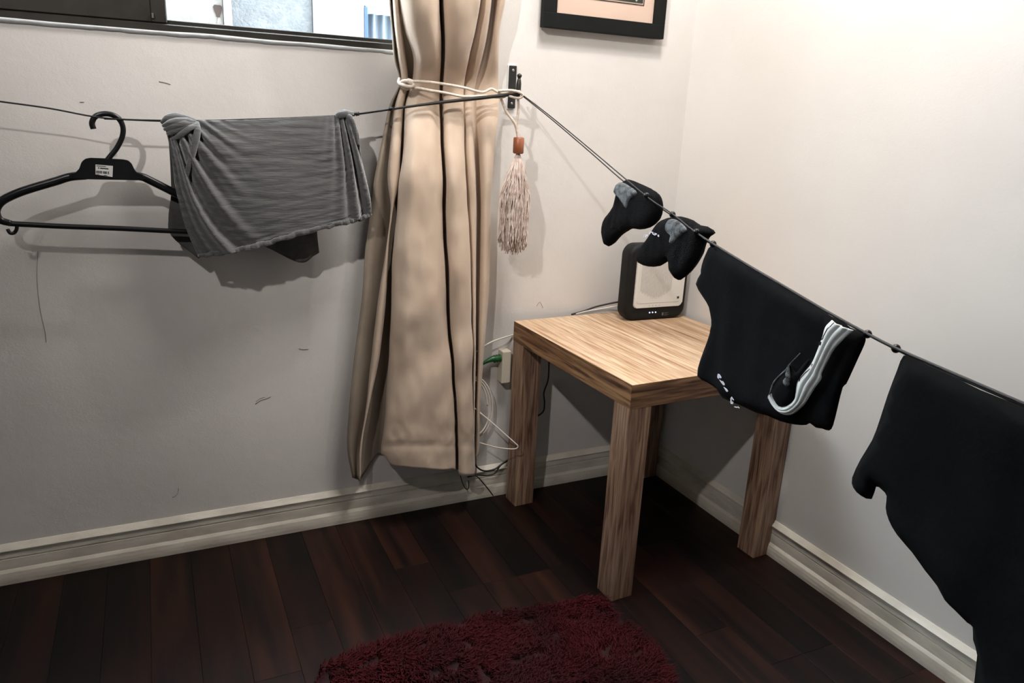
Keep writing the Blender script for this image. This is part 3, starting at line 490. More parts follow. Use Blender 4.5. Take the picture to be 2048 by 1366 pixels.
BK = [[(-0.6737,-0.0368,2.144),(-0.6775,-0.0368,1.664),(-0.6832,-0.0318,1.474),(-0.6899,-0.0248,1.394),(-0.6994,-0.0211,1.3244),(-0.7128,-0.0157,1.2591),(-0.7218,-0.012,1.1988),(-0.7228,-0.012,1.1379),(-0.7166,-0.0147,1.0321),(-0.711,-0.0168,0.9554),(-0.7055,-0.016,0.8766),(-0.6964,-0.016,0.7683),(-0.686,-0.016,0.6278),(-0.6758,-0.016,0.451),(-0.6687,-0.016,0.2809),(-0.6619,-0.016,0.168),(-0.6576,-0.016,0.0886)],[(-0.6964,-0.0973,2.1363),(-0.6986,-0.0973,1.6563),(-0.7018,-0.0923,1.4663),(-0.7056,-0.0853,1.3863),(-0.711,-0.0726,1.3198),(-0.7185,-0.0539,1.2571),(-0.7187,-0.0286,1.1988),(-0.7205,-0.0308,1.1382),(-0.7211,-0.0506,1.0341),(-0.7175,-0.0578,0.9592),(-0.7111,-0.055,0.8816),(-0.702,-0.055,0.7754),(-0.6917,-0.055,0.6374),(-0.6814,-0.055,0.4639),(-0.6742,-0.055,0.2969),(-0.6672,-0.055,0.1861),(-0.663,-0.055,0.1081)],[(-0.7018,-0.1267,2.1333),(-0.7025,-0.1267,1.6533),(-0.7035,-0.1217,1.4633),(-0.7047,-0.1147,1.3833),(-0.7064,-0.0977,1.3183),(-0.7098,-0.0725,1.2569),(-0.7088,-0.0385,1.1992),(-0.713,-0.0414,1.1387),(-0.7168,-0.0681,1.0352),(-0.7142,-0.0777,0.9611),(-0.7073,-0.074,0.884),(-0.7015,-0.074,0.7787),(-0.6946,-0.074,0.6421),(-0.6867,-0.074,0.4704),(-0.6813,-0.074,0.3053),(-0.6763,-0.074,0.1959),(-0.6727,-0.074,0.1188)],[(-0.6884,-0.1205,2.1355),(-0.6886,-0.1205,1.6555),(-0.689,-0.1155,1.4655),(-0.6894,-0.1085,1.3855),(-0.69,-0.0924,1.3201),(-0.6928,-0.0686,1.2583),(-0.6947,-0.0364,1.2),(-0.7006,-0.0392,1.1392),(-0.7042,-0.0644,1.0353),(-0.7013,-0.0735,0.9608),(-0.6943,-0.07,0.8834),(-0.6913,-0.07,0.7777),(-0.6873,-0.07,0.6407),(-0.6813,-0.07,0.4686),(-0.6774,-0.07,0.3032),(-0.6741,-0.07,0.1938),(-0.6712,-0.07,0.1215)],[(-0.6401,-0.0368,2.148),(-0.6424,-0.0368,1.668),(-0.6458,-0.0318,1.478),(-0.6498,-0.0248,1.398),(-0.6555,-0.0211,1.3282),(-0.6662,-0.0157,1.2624),(-0.6808,-0.012,1.2013),(-0.6862,-0.012,1.1396),(-0.6806,-0.0147,1.033),(-0.6745,-0.0168,0.9557),(-0.6685,-0.016,0.8762),(-0.6662,-0.016,0.7674),(-0.6629,-0.016,0.6264),(-0.6573,-0.016,0.4492),(-0.6538,-0.016,0.279),(-0.6508,-0.016,0.1663),(-0.6489,-0.016,0.1169)],[(-0.6299,-0.0337,2.1494),(-0.6319,-0.0337,1.6694),(-0.6351,-0.0287,1.4794),(-0.6387,-0.0217,1.3994),(-0.6439,-0.0185,1.3293),(-0.6544,-0.0137,1.2634),(-0.6708,-0.012,1.2018),(-0.677,-0.012,1.14),(-0.6707,-0.0129,1.0331),(-0.6643,-0.0147,0.9556),(-0.6582,-0.014,0.8759),(-0.6571,-0.014,0.7668),(-0.655,-0.014,0.6254),(-0.6502,-0.014,0.4479),(-0.6472,-0.014,0.2773),(-0.6448,-0.014,0.1645),(-0.644,-0.014,0.1398)],[(-0.6497,-0.0833,2.1427),(-0.6511,-0.0833,1.6627),(-0.6531,-0.0783,1.4727),(-0.6555,-0.0713,1.3927),(-0.6589,-0.0607,1.325),(-0.6607,-0.0451,1.2616),(-0.6633,-0.0239,1.2021),(-0.6672,-0.0258,1.1406),(-0.672,-0.0423,1.0348),(-0.6703,-0.0483,0.9587),(-0.6657,-0.046,0.8801),(-0.6641,-0.046,0.7726),(-0.6628,-0.046,0.6335),(-0.662,-0.046,0.4592),(-0.661,-0.046,0.2917),(-0.6591,-0.046,0.1808),(-0.6593,-0.046,0.1582)],[(-0.6504,-0.1081,2.1401),(-0.6518,-0.1081,1.6601),(-0.6538,-0.1031,1.4701),(-0.6562,-0.0961,1.3901),(-0.6596,-0.0818,1.3234),(-0.6546,-0.0608,1.2613),(-0.6473,-0.0322,1.2029),(-0.6479,-0.0347,1.1416),(-0.6605,-0.057,1.0359),(-0.6631,-0.0651,0.9603),(-0.6604,-0.062,0.8821),(-0.6582,-0.062,0.7753),(-0.6576,-0.062,0.637),(-0.6614,-0.062,0.4642),(-0.6624,-0.062,0.2981),(-0.661,-0.062,0.1882),(-0.6623,-0.062,0.1676)],[(-0.6267,-0.0895,2.1438),(-0.6293,-0.0895,1.6638),(-0.6332,-0.0845,1.4738),(-0.6377,-0.0775,1.3938),(-0.6442,-0.066,1.3259),(-0.6365,-0.049,1.2631),(-0.625,-0.026,1.2043),(-0.6217,-0.028,1.1427),(-0.6378,-0.046,1.0358),(-0.6431,-0.0525,0.9593),(-0.643,-0.05,0.8804),(-0.64,-0.05,0.7726),(-0.6403,-0.05,0.6331),(-0.6487,-0.05,0.4591),(-0.6517,-0.05,0.292),(-0.6508,-0.05,0.1813),(-0.6533,-0.05,0.1624)],[(-0.5973,-0.0337,2.1518),(-0.6015,-0.0337,1.6718),(-0.6079,-0.0287,1.4818),(-0.6153,-0.0217,1.4018),(-0.6259,-0.0185,1.3309),(-0.6236,-0.0137,1.2656),(-0.6216,-0.012,1.2047),(-0.6174,-0.012,1.1428),(-0.6261,-0.0129,1.0342),(-0.6294,-0.0147,0.9559),(-0.6302,-0.014,0.8757),(-0.6272,-0.014,0.7658),(-0.6275,-0.014,0.6237),(-0.6361,-0.014,0.4465),(-0.6392,-0.014,0.2763),(-0.6383,-0.014,0.1635),(-0.6409,-0.014,0.1443)]]
loft('rear_fold', BK, 24, 90, M_curtain, cur, crumple(.003))
HEM = [[(-0.9335,-0.0895,2.1158),(-0.9303,-0.0895,1.6358),(-0.9253,-0.0845,1.4458),(-0.9196,-0.0775,1.3658),(-0.9114,-0.066,1.3032),(-0.8976,-0.049,1.2445),(-0.8829,-0.026,1.1891),(-0.8998,-0.028,1.1299),(-0.9177,-0.046,1.0291),(-0.9247,-0.0525,0.9571),(-0.9163,-0.05,0.8827),(-0.9281,-0.05,0.7816),(-0.9496,-0.05,0.6518),(-0.9692,-0.05,0.4902),(-0.9868,-0.05,0.3362),(-1.0029,-0.05,0.2359),(-1.0054,-0.05,0.1462)],[(-0.9437,-0.1205,2.112),(-0.9395,-0.1205,1.632),(-0.9332,-0.1155,1.442),(-0.9259,-0.1085,1.362),(-0.9154,-0.0924,1.301),(-0.8995,-0.0686,1.2435),(-0.8823,-0.0364,1.189),(-0.8981,-0.0392,1.1301),(-0.9168,-0.0644,1.0302),(-0.9241,-0.0735,0.959),(-0.9212,-0.07,0.8853),(-0.9328,-0.07,0.7852),(-0.9505,-0.07,0.6566),(-0.9698,-0.07,0.4966),(-0.9912,-0.07,0.3446),(-1.0071,-0.07,0.2454),(-1.0096,-0.07,0.1573)],[(-0.9435,-0.1267,2.1118),(-0.9384,-0.1267,1.6318),(-0.9308,-0.1217,1.4418),(-0.9219,-0.1147,1.3618),(-0.9092,-0.0977,1.3011),(-0.8928,-0.0725,1.2438),(-0.8754,-0.0385,1.1894),(-0.8886,-0.0414,1.1306),(-0.9052,-0.0681,1.0307),(-0.9121,-0.0777,0.9595),(-0.9204,-0.074,0.8858),(-0.9321,-0.074,0.7859),(-0.9424,-0.074,0.6571),(-0.9616,-0.074,0.497),(-0.9909,-0.074,0.3462),(-1.0068,-0.074,0.2471),(-1.0091,-0.074,0.1607)],[(-0.934,-0.105,2.1149),(-0.9289,-0.105,1.6349),(-0.9213,-0.1,1.4449),(-0.9124,-0.093,1.3649),(-0.8997,-0.0792,1.3033),(-0.8845,-0.0588,1.245),(-0.8693,-0.0312,1.1899),(-0.8812,-0.0336,1.1308),(-0.895,-0.0552,1.0302),(-0.901,-0.063,0.9582),(-0.9154,-0.06,0.884),(-0.9271,-0.06,0.7833),(-0.9338,-0.06,0.6532),(-0.9531,-0.06,0.4918),(-0.9866,-0.06,0.3401),(-1.0026,-0.06,0.2403),(-1.005,-0.06,0.154)]]
loft('edge_hem', HEM, 8, 110, M_curtain, cur, crumple(.003, 16), thick=.003)

# tieback: knotted cord, wooden bead, tassel
tie = thing('curtain_tieback', 'cream cord tieback with wooden bead and long tassel hooked beside curtain', 'tieback', (-0.5908,-0.095,1.0511))
TB = Vector(tie.location)
def rel(P): return [tuple(Vector(p)-TB) for p in P]
rr = .0034
for P in [[(-0.8868,-0.075,1.187),(-0.8676,-0.085,1.1913),(-0.8373,-0.088,1.1919),(-0.8056,-0.088,1.1904),(-0.7733,-0.088,1.1877),(-0.7401,-0.087,1.1837),(-0.7058,-0.085,1.1774),(-0.6882,-0.085,1.1772),(-0.6696,-0.085,1.1853),(-0.6579,-0.09,1.1812),(-0.6448,-0.095,1.1747),(-0.6293,-0.1,1.1779),(-0.6166,-0.108,1.1809),(-0.6019,-0.112,1.1829)],[(-0.8743,-0.075,1.1775),(-0.855,-0.085,1.1762),(-0.8307,-0.088,1.1729),(-0.8052,-0.088,1.1709),(-0.7724,-0.087,1.1668),(-0.7453,-0.085,1.1636),(-0.7187,-0.085,1.165),(-0.6919,-0.085,1.1675),(-0.666,-0.088,1.1665),(-0.6403,-0.092,1.1678),(-0.6318,-0.094,1.1718)],[(-0.656,-0.098,1.1812),(-0.6424,-0.104,1.1831),(-0.6259,-0.11,1.184),(-0.6121,-0.116,1.1823),(-0.597,-0.114,1.1772),(-0.597,-0.112,1.17),(-0.6084,-0.11,1.167),(-0.6234,-0.106,1.1699),(-0.6319,-0.1,1.1742)],[(-0.644,-0.088,1.1676),(-0.6354,-0.086,1.1512),(-0.6266,-0.09,1.1323),(-0.6126,-0.095,1.1147),(-0.6005,-0.095,1.098),(-0.5933,-0.095,1.0697)],[(-0.6038,-0.106,1.1685),(-0.5986,-0.1,1.1506),(-0.5974,-0.097,1.1288),(-0.5994,-0.095,1.1042),(-0.5942,-0.095,1.0871),(-0.5904,-0.095,1.0698)]]: tubeobj('cord', rel(P), rr, M_rope, tie, 8, 8)
bm = bmesh.new()
for P in [[(-0.8892,-0.03,1.1968),(-0.8995,-0.06,1.1876),(-0.8957,-0.08,1.1819),(-0.8828,-0.086,1.1791),(-0.8722,-0.084,1.1832),(-0.8735,-0.08,1.1911),(-0.8828,-0.074,1.194)],[(-0.8909,-0.04,1.1804),(-0.8964,-0.074,1.1887),(-0.8896,-0.084,1.1912),(-0.881,-0.088,1.1882),(-0.8765,-0.082,1.1807),(-0.8833,-0.076,1.1747),(-0.8895,-0.06,1.1779)]]: tube(bm, rel(P), .0046, 8, 8)
obj('knot', bm, M_rope, tie, True)
bm = bmesh.new(); pr0 = [(.001, .0205), (.0115, .0205), (.0140, .018), (.0140, -.018), (.0115, -.0205), (.001, -.0205)]
rg = [[bm.verts.new((r*math.cos(a), r*math.sin(a), z)) for a in [k*math.tau/24 for k in range(24)]] for r, z in pr0]
for i in range(5):
    for k in range(24): bm.faces.new((rg[i][k], rg[i][(k+1)%24], rg[i+1][(k+1)%24], rg[i+1][k]))
bm.faces.new(rg[0]); bm.faces.new(rg[-1]); o = obj('wooden_bead', bm, M_bead, tie, True)
random.seed(11); bm = bmesh.new()
for i in range(340):
    a = random.random()*math.tau; rad0 = math.sqrt(random.random()); L_ = random.uniform(.222, .266)
    P = []
    for k in range(9):
        t = k/8; spread = .004+.0385*min(1, t*2.1)**.8*(1-.06*t)
        j = .0045*(0 if k < 2 else 1)
        P.append((-.004*t*1.2+rad0*math.cos(a)*spread+random.uniform(-j, j), rad0*math.sin(a)*spread*.72+random.uniform(-j, j)*.6, -.020-L_*t*(1-.07*rad0*rad0)))
    tube(bm, P, .0011, 4, 3)
o = obj('tassel_strands', bm, M_tassel, tie, True); o['kind'] = 'stuff'

# wall hook
hk = thing('wall_hook', 'black iron tieback hook on a long wall plate beside the curtain', 'hook', (-0.5753,0.0,1.1951))
HB = Vector(hk.location)
def relh(P): return [tuple(Vector(p)-HB) for p in P]
pa, pb = (-0.5931,-0.006,1.2497), (-0.5622,-0.006,1.1427)
wdt, hz0, hz1 = .022, pb[2]-HB.z, pa[2]-HB.z
boxobj('backing_strip', (-wdt/2-.0015, -.004, hz0-.003), (wdt/2-.001, 0, hz1+.002), M_white, hk, .0012)
boxobj('wall_plate', (-wdt/2+.0005, -.009, hz0), (wdt/2, -.0035, hz1), M_iron, hk, .002)
M_screw = mat('screw_head', (150, 146, 138), rough=.3, metal=.7)
for zz in (hz1-.012, hz0+.012):
    bm = bmesh.new(); bmesh.ops.create_uvsphere(bm, u_segments=12, v_segments=6, radius=.0035); o = obj('screw', bm, M_screw, hk, True); o.location = (0, -.0095, zz); o.scale = (1, .4, 1)
pk0, pk1 = (-0.6037,-0.105,1.1745), (-0.6021,-0.105,1.2221)
tubeobj('arm', relh([(-0.5783,-0.008,1.1811), (-0.5891,-0.05,1.1779), (-0.6037,-0.105,1.1745)]), .0048, M_iron, hk, 10)
bm = bmesh.new(); a = Vector(pk0)-HB; b = Vector(pk1)-HB
tube(bm, [a+(b-a)*t for t in (-.12, .0, .3, .55, .75, .82, .90, .97, 1.03, 1.08)], [.005, .0055, .0065, .0064, .0048, .0034, .0052, .0066, .0050, .0008], 14, 4)
obj('peg', bm, M_iron, hk, True)

# ---------------------------------------------------------------- clothesline
cl = thing('clothesline', 'thin black elastic clothesline strung round the curtain hook across the corner', 'clothesline', (-0.6014,-0.1,1.177))
CB = Vector(cl.location)
def relc(P): return [tuple(Vector(p)-CB) for p in P]
LEFT = [(-3.38,-0.085,1.27),(-2.9,-0.085,1.205),(-2.5,-0.085,1.165),(-1.9583,-0.085,1.1309),(-1.836,-0.085,1.117),(-1.7113,-0.085,1.1043),(-1.6284,-0.085,1.0951),(-1.5343,-0.085,1.0806),(-1.4199,-0.085,1.0802),(-1.3306,-0.085,1.0837),(-1.2477,-0.085,1.0896),(-1.1392,-0.085,1.0978),(-1.0248,-0.085,1.1092),(-0.9253,-0.085,1.126),(-0.8061,-0.092,1.1466),(-0.7027,-0.095,1.1622),(-0.6386,-0.103,1.1715),(-0.6071,-0.112,1.1755)]
tubeobj('cord', relc(LEFT), .0017, M_cord, cl, 6, 6)
tubeobj('cord', relc([(p[0], p[1]+.003, p[2]-.0015) for p in LEFT[7:]]), .0017, M_cord, cl, 6, 6)
tubeobj('cord_sleeve', relc([(-0.9253,-0.085,1.126),(-0.8061,-0.092,1.1466),(-0.7027,-0.095,1.1622),(-0.6441,-0.1,1.1712),(-0.6061,-0.11,1.1755)]), [.0022, .0038, .0046, .0040, .0030], M_cord, cl, 8, 6)
RA = [(-0.5997,-0.108,1.1771),(-0.5901,-0.1029,1.1752),(-0.5963,-0.2698,1.1275),(-0.604,-0.4757,1.0638),(-0.616,-0.6368,1.0166),(-0.6195,-0.7311,0.9877),(-0.6223,-0.807,0.9701),(-0.6246,-0.87,0.9512),(-0.6268,-0.9276,0.9377),(-0.6236,-1.0056,0.9191),(-0.6267,-1.0871,0.9042),(-0.6301,-1.1792,0.8871),(-0.6329,-1.2549,0.8749),(-0.6346,-1.3004,0.8691),(-0.6364,-1.3496,0.8654),(-0.6388,-1.4142,0.8611),(-0.6407,-1.4648,0.8577),(-0.6415,-1.4871,0.8562),(-0.64,-1.54,0.8525),(-0.642,-1.61,0.8545),(-0.645,-1.76,0.864),(-0.648,-2.0,0.89),(-0.655,-2.45,0.97),(-0.66,-3.15,1.15)]
RB = [(-0.6015,-0.112,1.1758),(-0.5641,-0.0492,1.1742),(-0.5705,-0.2215,1.1229),(-0.5784,-0.4338,1.0556),(-0.5838,-0.58,1.0077),(-0.5878,-0.6875,0.9788),(-0.5907,-0.7663,0.9607),(-0.5932,-0.8315,0.9421),(-0.5954,-0.8911,0.929),(-0.5986,-0.9788,0.9122),(-0.6017,-1.0627,0.8972),(-0.6053,-1.1575,0.88),(-0.6082,-1.2355,0.8674),(-0.6099,-1.2825,0.8608),(-0.6118,-1.3335,0.8552),(-0.6143,-1.4001,0.8509),(-0.6162,-1.4522,0.8475),(-0.6171,-1.4752,0.8461),(-0.618,-1.54,0.849),(-0.62,-1.61,0.851),(-0.624,-1.76,0.861),(-0.635,-2.0,0.887),(-0.65,-2.45,0.967),(-0.665,-3.15,1.147)]
tubeobj('cord', relc(RA), [.0013]*4+[.0021]*8, M_cord, cl, 6, 8)
tubeobj('cord', relc(RB), [.0013]*4+[.0019]*8, M_cord, cl, 6, 8)
for p in [(-0.6139,-0.7961,0.9677),(-0.6163,-0.9168,0.9348),(-0.6247,-1.2484,0.8724),(-0.6264,-1.2944,0.8665),(-0.619,-0.7182,0.9927),(-0.6261,-0.8829,0.9498)]:
    bm = bmesh.new(); bmesh.ops.create_uvsphere(bm, u_segments=12, v_segments=8, radius=.0058); o = obj('stop_bead', bm, M_black, cl, True); o.location = Vector(p)-CB
for p, q in [((-0.9317,-0.086,1.1251),(-0.9195,-0.086,1.1274)),((-1.0215,-0.086,1.1093),(-1.0145,-0.086,1.1102)),((-1.0121,-0.086,1.1103),(-1.0039,-0.086,1.1118))]: tubeobj('stop_barrel', relc([p, q]), .0044, M_black, cl, 10, 1)

# ---------------------------------------------------------------- hanger
hg = thing('clothes_hanger', 'black plastic clothes hanger with price sticker hooked on the line', 'hanger', (-1.5447,-0.08,0.9754))
GB = Vector(hg.location)
def relg(P): return [tuple(Vector(p)-GB) for p in P]
tubeobj('hook', relg([(-1.5558,-0.08,1.0579),(-1.5573,-0.08,1.0697),(-1.5507,-0.08,1.0818),(-1.5374,-0.08,1.0883),(-1.5209,-0.08,1.088),(-1.507,-0.08,1.0796),(-1.5011,-0.08,1.0628),(-1.5048,-0.08,1.0425),(-1.5172,-0.08,1.0198),(-1.5298,-0.08,1.0043),(-1.5395,-0.08,0.9908)]), [.0058]*6+[.0055]*4+[.0062], M_black, hg, 10, 6)
bm = bmesh.new()
tube(bm, relg([(-1.579,-0.08,0.9637),(-1.6083,-0.08,0.9604),(-1.6361,-0.08,0.951),(-1.6908,-0.08,0.9327),(-1.7236,-0.08,0.9176),(-1.7387,-0.08,0.9057),(-1.7458,-0.08,0.8897),(-1.741,-0.08,0.8735),(-1.7231,-0.08,0.8662)]), [.0085, .0085, .0085, .0085, .0085, .008, .0075, .0065], 10, 6, .7)
tube(bm, relg([(-1.4949,-0.08,0.9646),(-1.474,-0.08,0.9616),(-1.4591,-0.08,0.9544),(-1.4118,-0.08,0.9278),(-1.3629,-0.08,0.8993),(-1.3352,-0.08,0.8768),(-1.3279,-0.08,0.8587),(-1.3372,-0.08,0.8452),(-1.3617,-0.08,0.8412)]), [.0085, .0085, .0085, .0085, .0085, .008, .0075, .0065], 10, 6, .7)
tube(bm, relg([(-1.7282,-0.08,0.8662),(-1.6816,-0.08,0.8624),(-1.6283,-0.08,0.8584),(-1.5261,-0.08,0.8522),(-1.4282,-0.08,0.8448),(-1.3565,-0.08,0.84)]), .0056, 10, 5, .8)
obj('shoulder_bar', bm, M_black, hg, True)
extrude_poly('centre_plate', relg([(-1.61,-0.086,0.9568),(-1.611,-0.086,0.9649),(-1.598,-0.086,0.9691),(-1.5899,-0.086,0.9773),(-1.5839,-0.086,0.9915),(-1.577,-0.086,0.9977),(-1.5677,-0.086,0.9999),(-1.5421,-0.086,0.9993),(-1.5078,-0.086,0.998),(-1.4977,-0.086,0.9961),(-1.4916,-0.086,0.99),(-1.4878,-0.086,0.9787),(-1.4837,-0.086,0.9715),(-1.4717,-0.086,0.9664),(-1.4675,-0.086,0.9591),(-1.4717,-0.086,0.9548)]), (0, .012, 0), M_black, hg, .0012)
for P in [[(-1.7129,-0.08,0.864),(-1.7151,-0.08,0.8538),(-1.7203,-0.08,0.8467),(-1.7272,-0.08,0.8468),(-1.7305,-0.08,0.8551)], [(-1.3669,-0.08,0.8413),(-1.3664,-0.08,0.8323),(-1.3617,-0.08,0.8243),(-1.3534,-0.08,0.8241),(-1.3476,-0.08,0.8319)]]: tubeobj('strap_hook', relg(P), .0036, M_black, hg, 8, 5)
st = extrude_poly('sticker', relg([(-1.5589,-0.0865,0.9869),(-1.5269,-0.0865,0.9844),(-1.5299,-0.0865,0.9617),(-1.5609,-0.0865,0.9665)]), (0, -.0006, 0), M_label, hg)
bm = bmesh.new()
def inkbar(pts): 
    vs = [bm.verts.new(p) for p in pts]; bm.faces.new(vs)
for P in [[(-1.5587,-0.0873,0.9747),(-1.5581,-0.0873,0.9747),(-1.5586,-0.0873,0.9696),(-1.5592,-0.0873,0.9696)],[(-1.5573,-0.0873,0.9746),(-1.5563,-0.0873,0.9745),(-1.5568,-0.0873,0.9694),(-1.5579,-0.0873,0.9695)],[(-1.5555,-0.0873,0.9744),(-1.5545,-0.0873,0.9744),(-1.555,-0.0873,0.9692),(-1.556,-0.0873,0.9693)],[(-1.5537,-0.0873,0.9743),(-1.5531,-0.0873,0.9742),(-1.5536,-0.0873,0.9691),(-1.5542,-0.0873,0.9692)],[(-1.5523,-0.0873,0.9742),(-1.5513,-0.0873,0.9741),(-1.5518,-0.0873,0.969),(-1.5528,-0.0873,0.969)],[(-1.5505,-0.0873,0.974),(-1.5495,-0.0873,0.9739),(-1.55,-0.0873,0.9688),(-1.551,-0.0873,0.9689)],[(-1.5491,-0.0873,0.9739),(-1.5485,-0.0873,0.9738),(-1.549,-0.0873,0.9687),(-1.5496,-0.0873,0.9688)],[(-1.5464,-0.0873,0.9736),(-1.5454,-0.0873,0.9735),(-1.5459,-0.0873,0.9684),(-1.5469,-0.0873,0.9685)],[(-1.5446,-0.0873,0.9735),(-1.5436,-0.0873,0.9734),(-1.5441,-0.0873,0.9683),(-1.5451,-0.0873,0.9683)],[(-1.5432,-0.0873,0.9734),(-1.5425,-0.0873,0.9733),(-1.543,-0.0873,0.9682),(-1.5437,-0.0873,0.9682)],[(-1.5418,-0.0873,0.9732),(-1.5408,-0.0873,0.9731),(-1.5413,-0.0873,0.968),(-1.5423,-0.0873,0.9681)],[(-1.5406,-0.0873,0.9731),(-1.5396,-0.0873,0.973),(-1.5401,-0.0873,0.9679),(-1.5411,-0.0873,0.968)],[(-1.5377,-0.0873,0.9729),(-1.537,-0.0873,0.9728),(-1.5375,-0.0873,0.9677),(-1.5382,-0.0873,0.9677)],[(-1.5363,-0.0873,0.9727),(-1.5353,-0.0873,0.9727),(-1.5358,-0.0873,0.9675),(-1.5368,-0.0873,0.9676)],[(-1.5572,-0.0873,0.985),(-1.5399,-0.0873,0.9835),(-1.54,-0.0873,0.9825),(-1.5573,-0.0873,0.9839)],[(-1.5544,-0.0873,0.9814),(-1.5527,-0.0873,0.9813),(-1.553,-0.0873,0.9788),(-1.5546,-0.0873,0.9789)],[(-1.5512,-0.0873,0.9808),(-1.5357,-0.0873,0.9794),(-1.5359,-0.0873,0.9774),(-1.5514,-0.0873,0.9787)],[(-1.559,-0.0873,0.9676),(-1.5535,-0.0873,0.9671),(-1.5536,-0.0873,0.9664),(-1.559,-0.0873,0.9669)],[(-1.5453,-0.0873,0.9657),(-1.5389,-0.0873,0.9651),(-1.539,-0.0873,0.9643),(-1.5454,-0.0873,0.9649)]]: inkbar(relg(P))
r_ = bmesh.ops.extrude_face_region(bm, geom=bm.faces[:]); bmesh.ops.translate(bm, vec=(0, -.0002, 0), verts=[g for g in r_['geom'] if isinstance(g, bmesh.types.BMVert)])
obj('barcode', bm, M_ink, st)

# ---------------------------------------------------------------- grey t-shirt on the left line
gs = thing('grey_tshirt', 'heather grey cotton t-shirt folded over the line beside the hanger', 't-shirt', (-1.2056,-0.09,1.0941))
SB = Vector(gs.location)
def rels(C_): return [relsp(c) for c in C_]
def relsp(P): return [tuple(Vector(p)-SB) for p in P]
def fs_front(u, v, p):
    d = 0
    # folds fanning from the gathered left corner
    if u < .62:
        a = u - .10*v; env = math.exp(-((u-.17)/.17)**2)*min(1, v*5+.25)
        d += .012*env*(math.sin((u-.16*v-.02)*30/(.30+.8*v)+.8)+.35*math.sin((u-.1*v)*71/(.4+.8*v)))
    env = math.exp(-((u-.94)/.10)**2)*min(1, v*6+.3)
    d += .013*env*math.sin((u-.9)*78/(.45+.8*v)+1.2)
    d += .006*noise.noise((u*5, v*2.5, 2)) + .0022*noise.noise((u*9, v*30, 4)) 
    d += .008*math.sin(math.pi*min(1, v*1.1))*math.sin(math.pi*u)
    return Vector((0, -d, 0))
loft('front_panel', rels([[(-1.4257,-0.092,1.0812),(-1.4177,-0.098,1.0511),(-1.4119,-0.1,0.9997),(-1.4098,-0.1,0.9364),(-1.3974,-0.1,0.8605),(-1.3747,-0.1,0.7896)],[(-1.3791,-0.094,1.0831),(-1.3789,-0.104,1.0371),(-1.3742,-0.108,0.9799),(-1.3637,-0.112,0.9162),(-1.3426,-0.115,0.8507),(-1.3147,-0.118,0.7988)],[(-1.3008,-0.094,1.0851),(-1.3027,-0.105,1.034),(-1.2936,-0.112,0.9705),(-1.2822,-0.118,0.9057),(-1.2641,-0.12,0.8499),(-1.2445,-0.122,0.8133)],[(-1.1846,-0.094,1.094),(-1.1864,-0.105,1.0371),(-1.179,-0.112,0.9773),(-1.1712,-0.118,0.9163),(-1.1643,-0.12,0.871),(-1.1568,-0.122,0.8376)],[(-1.0789,-0.094,1.1049),(-1.0769,-0.105,1.0456),(-1.07,-0.11,0.9898),(-1.0675,-0.115,0.9388),(-1.0646,-0.118,0.8869),(-1.0609,-0.12,0.8589)],[(-1.0218,-0.092,1.1117),(-1.0116,-0.096,1.0696),(-1.0025,-0.1,1.0188),(-0.9928,-0.102,0.967),(-0.9853,-0.104,0.9141),(-0.9834,-0.105,0.8784)]]), 170, 110, M_grey, gs, fs_front, .0022)
def fs_back(u, v, p): return Vector((0, -.004*noise.noise((u*6, v*5, 9)), 0))
loft('rear_panel', rels([[(-1.4199,-0.084,1.0802),(-1.4159,-0.07,1.0396),(-1.4166,-0.06,0.9754),(-1.4196,-0.055,0.9208),(-1.4285,-0.05,0.8705),(-1.4255,-0.05,0.8289),(-1.3729,-0.055,0.7766)],[(-1.3508,-0.084,1.0819),(-1.3534,-0.07,1.0308),(-1.3573,-0.06,0.9653),(-1.3607,-0.055,0.9096),(-1.3643,-0.05,0.8526),(-1.356,-0.05,0.8181),(-1.336,-0.05,0.7943)],[(-1.2476,-0.084,1.088),(-1.2488,-0.07,1.0336),(-1.2511,-0.06,0.9664),(-1.2534,-0.055,0.9093),(-1.2553,-0.05,0.8625),(-1.2515,-0.05,0.8272),(-1.2447,-0.05,0.8057)],[(-1.1667,-0.084,1.0945),(-1.1667,-0.07,1.0357),(-1.1677,-0.06,0.9673),(-1.1657,-0.055,0.909),(-1.1625,-0.05,0.8492),(-1.1581,-0.055,0.8017),(-1.1498,-0.06,0.7597)],[(-1.1188,-0.084,1.0997),(-1.1181,-0.07,1.037),(-1.1161,-0.06,0.9679),(-1.1146,-0.055,0.9088),(-1.1131,-0.05,0.8484),(-1.1133,-0.052,0.8122),(-1.1126,-0.055,0.7734)],[(-1.1076,-0.084,1.1002),(-1.1067,-0.07,1.0373),(-1.1044,-0.06,0.968),(-1.1028,-0.055,0.9088),(-1.102,-0.05,0.8603),(-1.1008,-0.05,0.8177),(-1.0982,-0.05,0.7807)]]), 40, 30, M_grey_dark, gs, fs_back, .0022)
bm = bmesh.new(); HP = resample(relsp([(-1.3748,-0.1,0.7885),(-1.3147,-0.118,0.7988),(-1.2445,-0.122,0.8133),(-1.1568,-0.122,0.8376),(-1.0609,-0.12,0.8589),(-1.017,-0.112,0.8666),(-0.9834,-0.105,0.8771)]), 140); 
for i, p in enumerate(HP): p.y -= .004+.0018*math.sin(i*.9)+.0012*math.sin(i*2.3); p.z += .0012*math.sin(i*.55+1)+.003+.002*noise.noise((i*.4, 1, 1))
tube(bm, HP, [.0035, .0062, .0045, .0068, .005, .0065, .0048, .0062, .0055, .006, .0035], 10, 1, .55); obj('hem', bm, M_grey, gs, True)
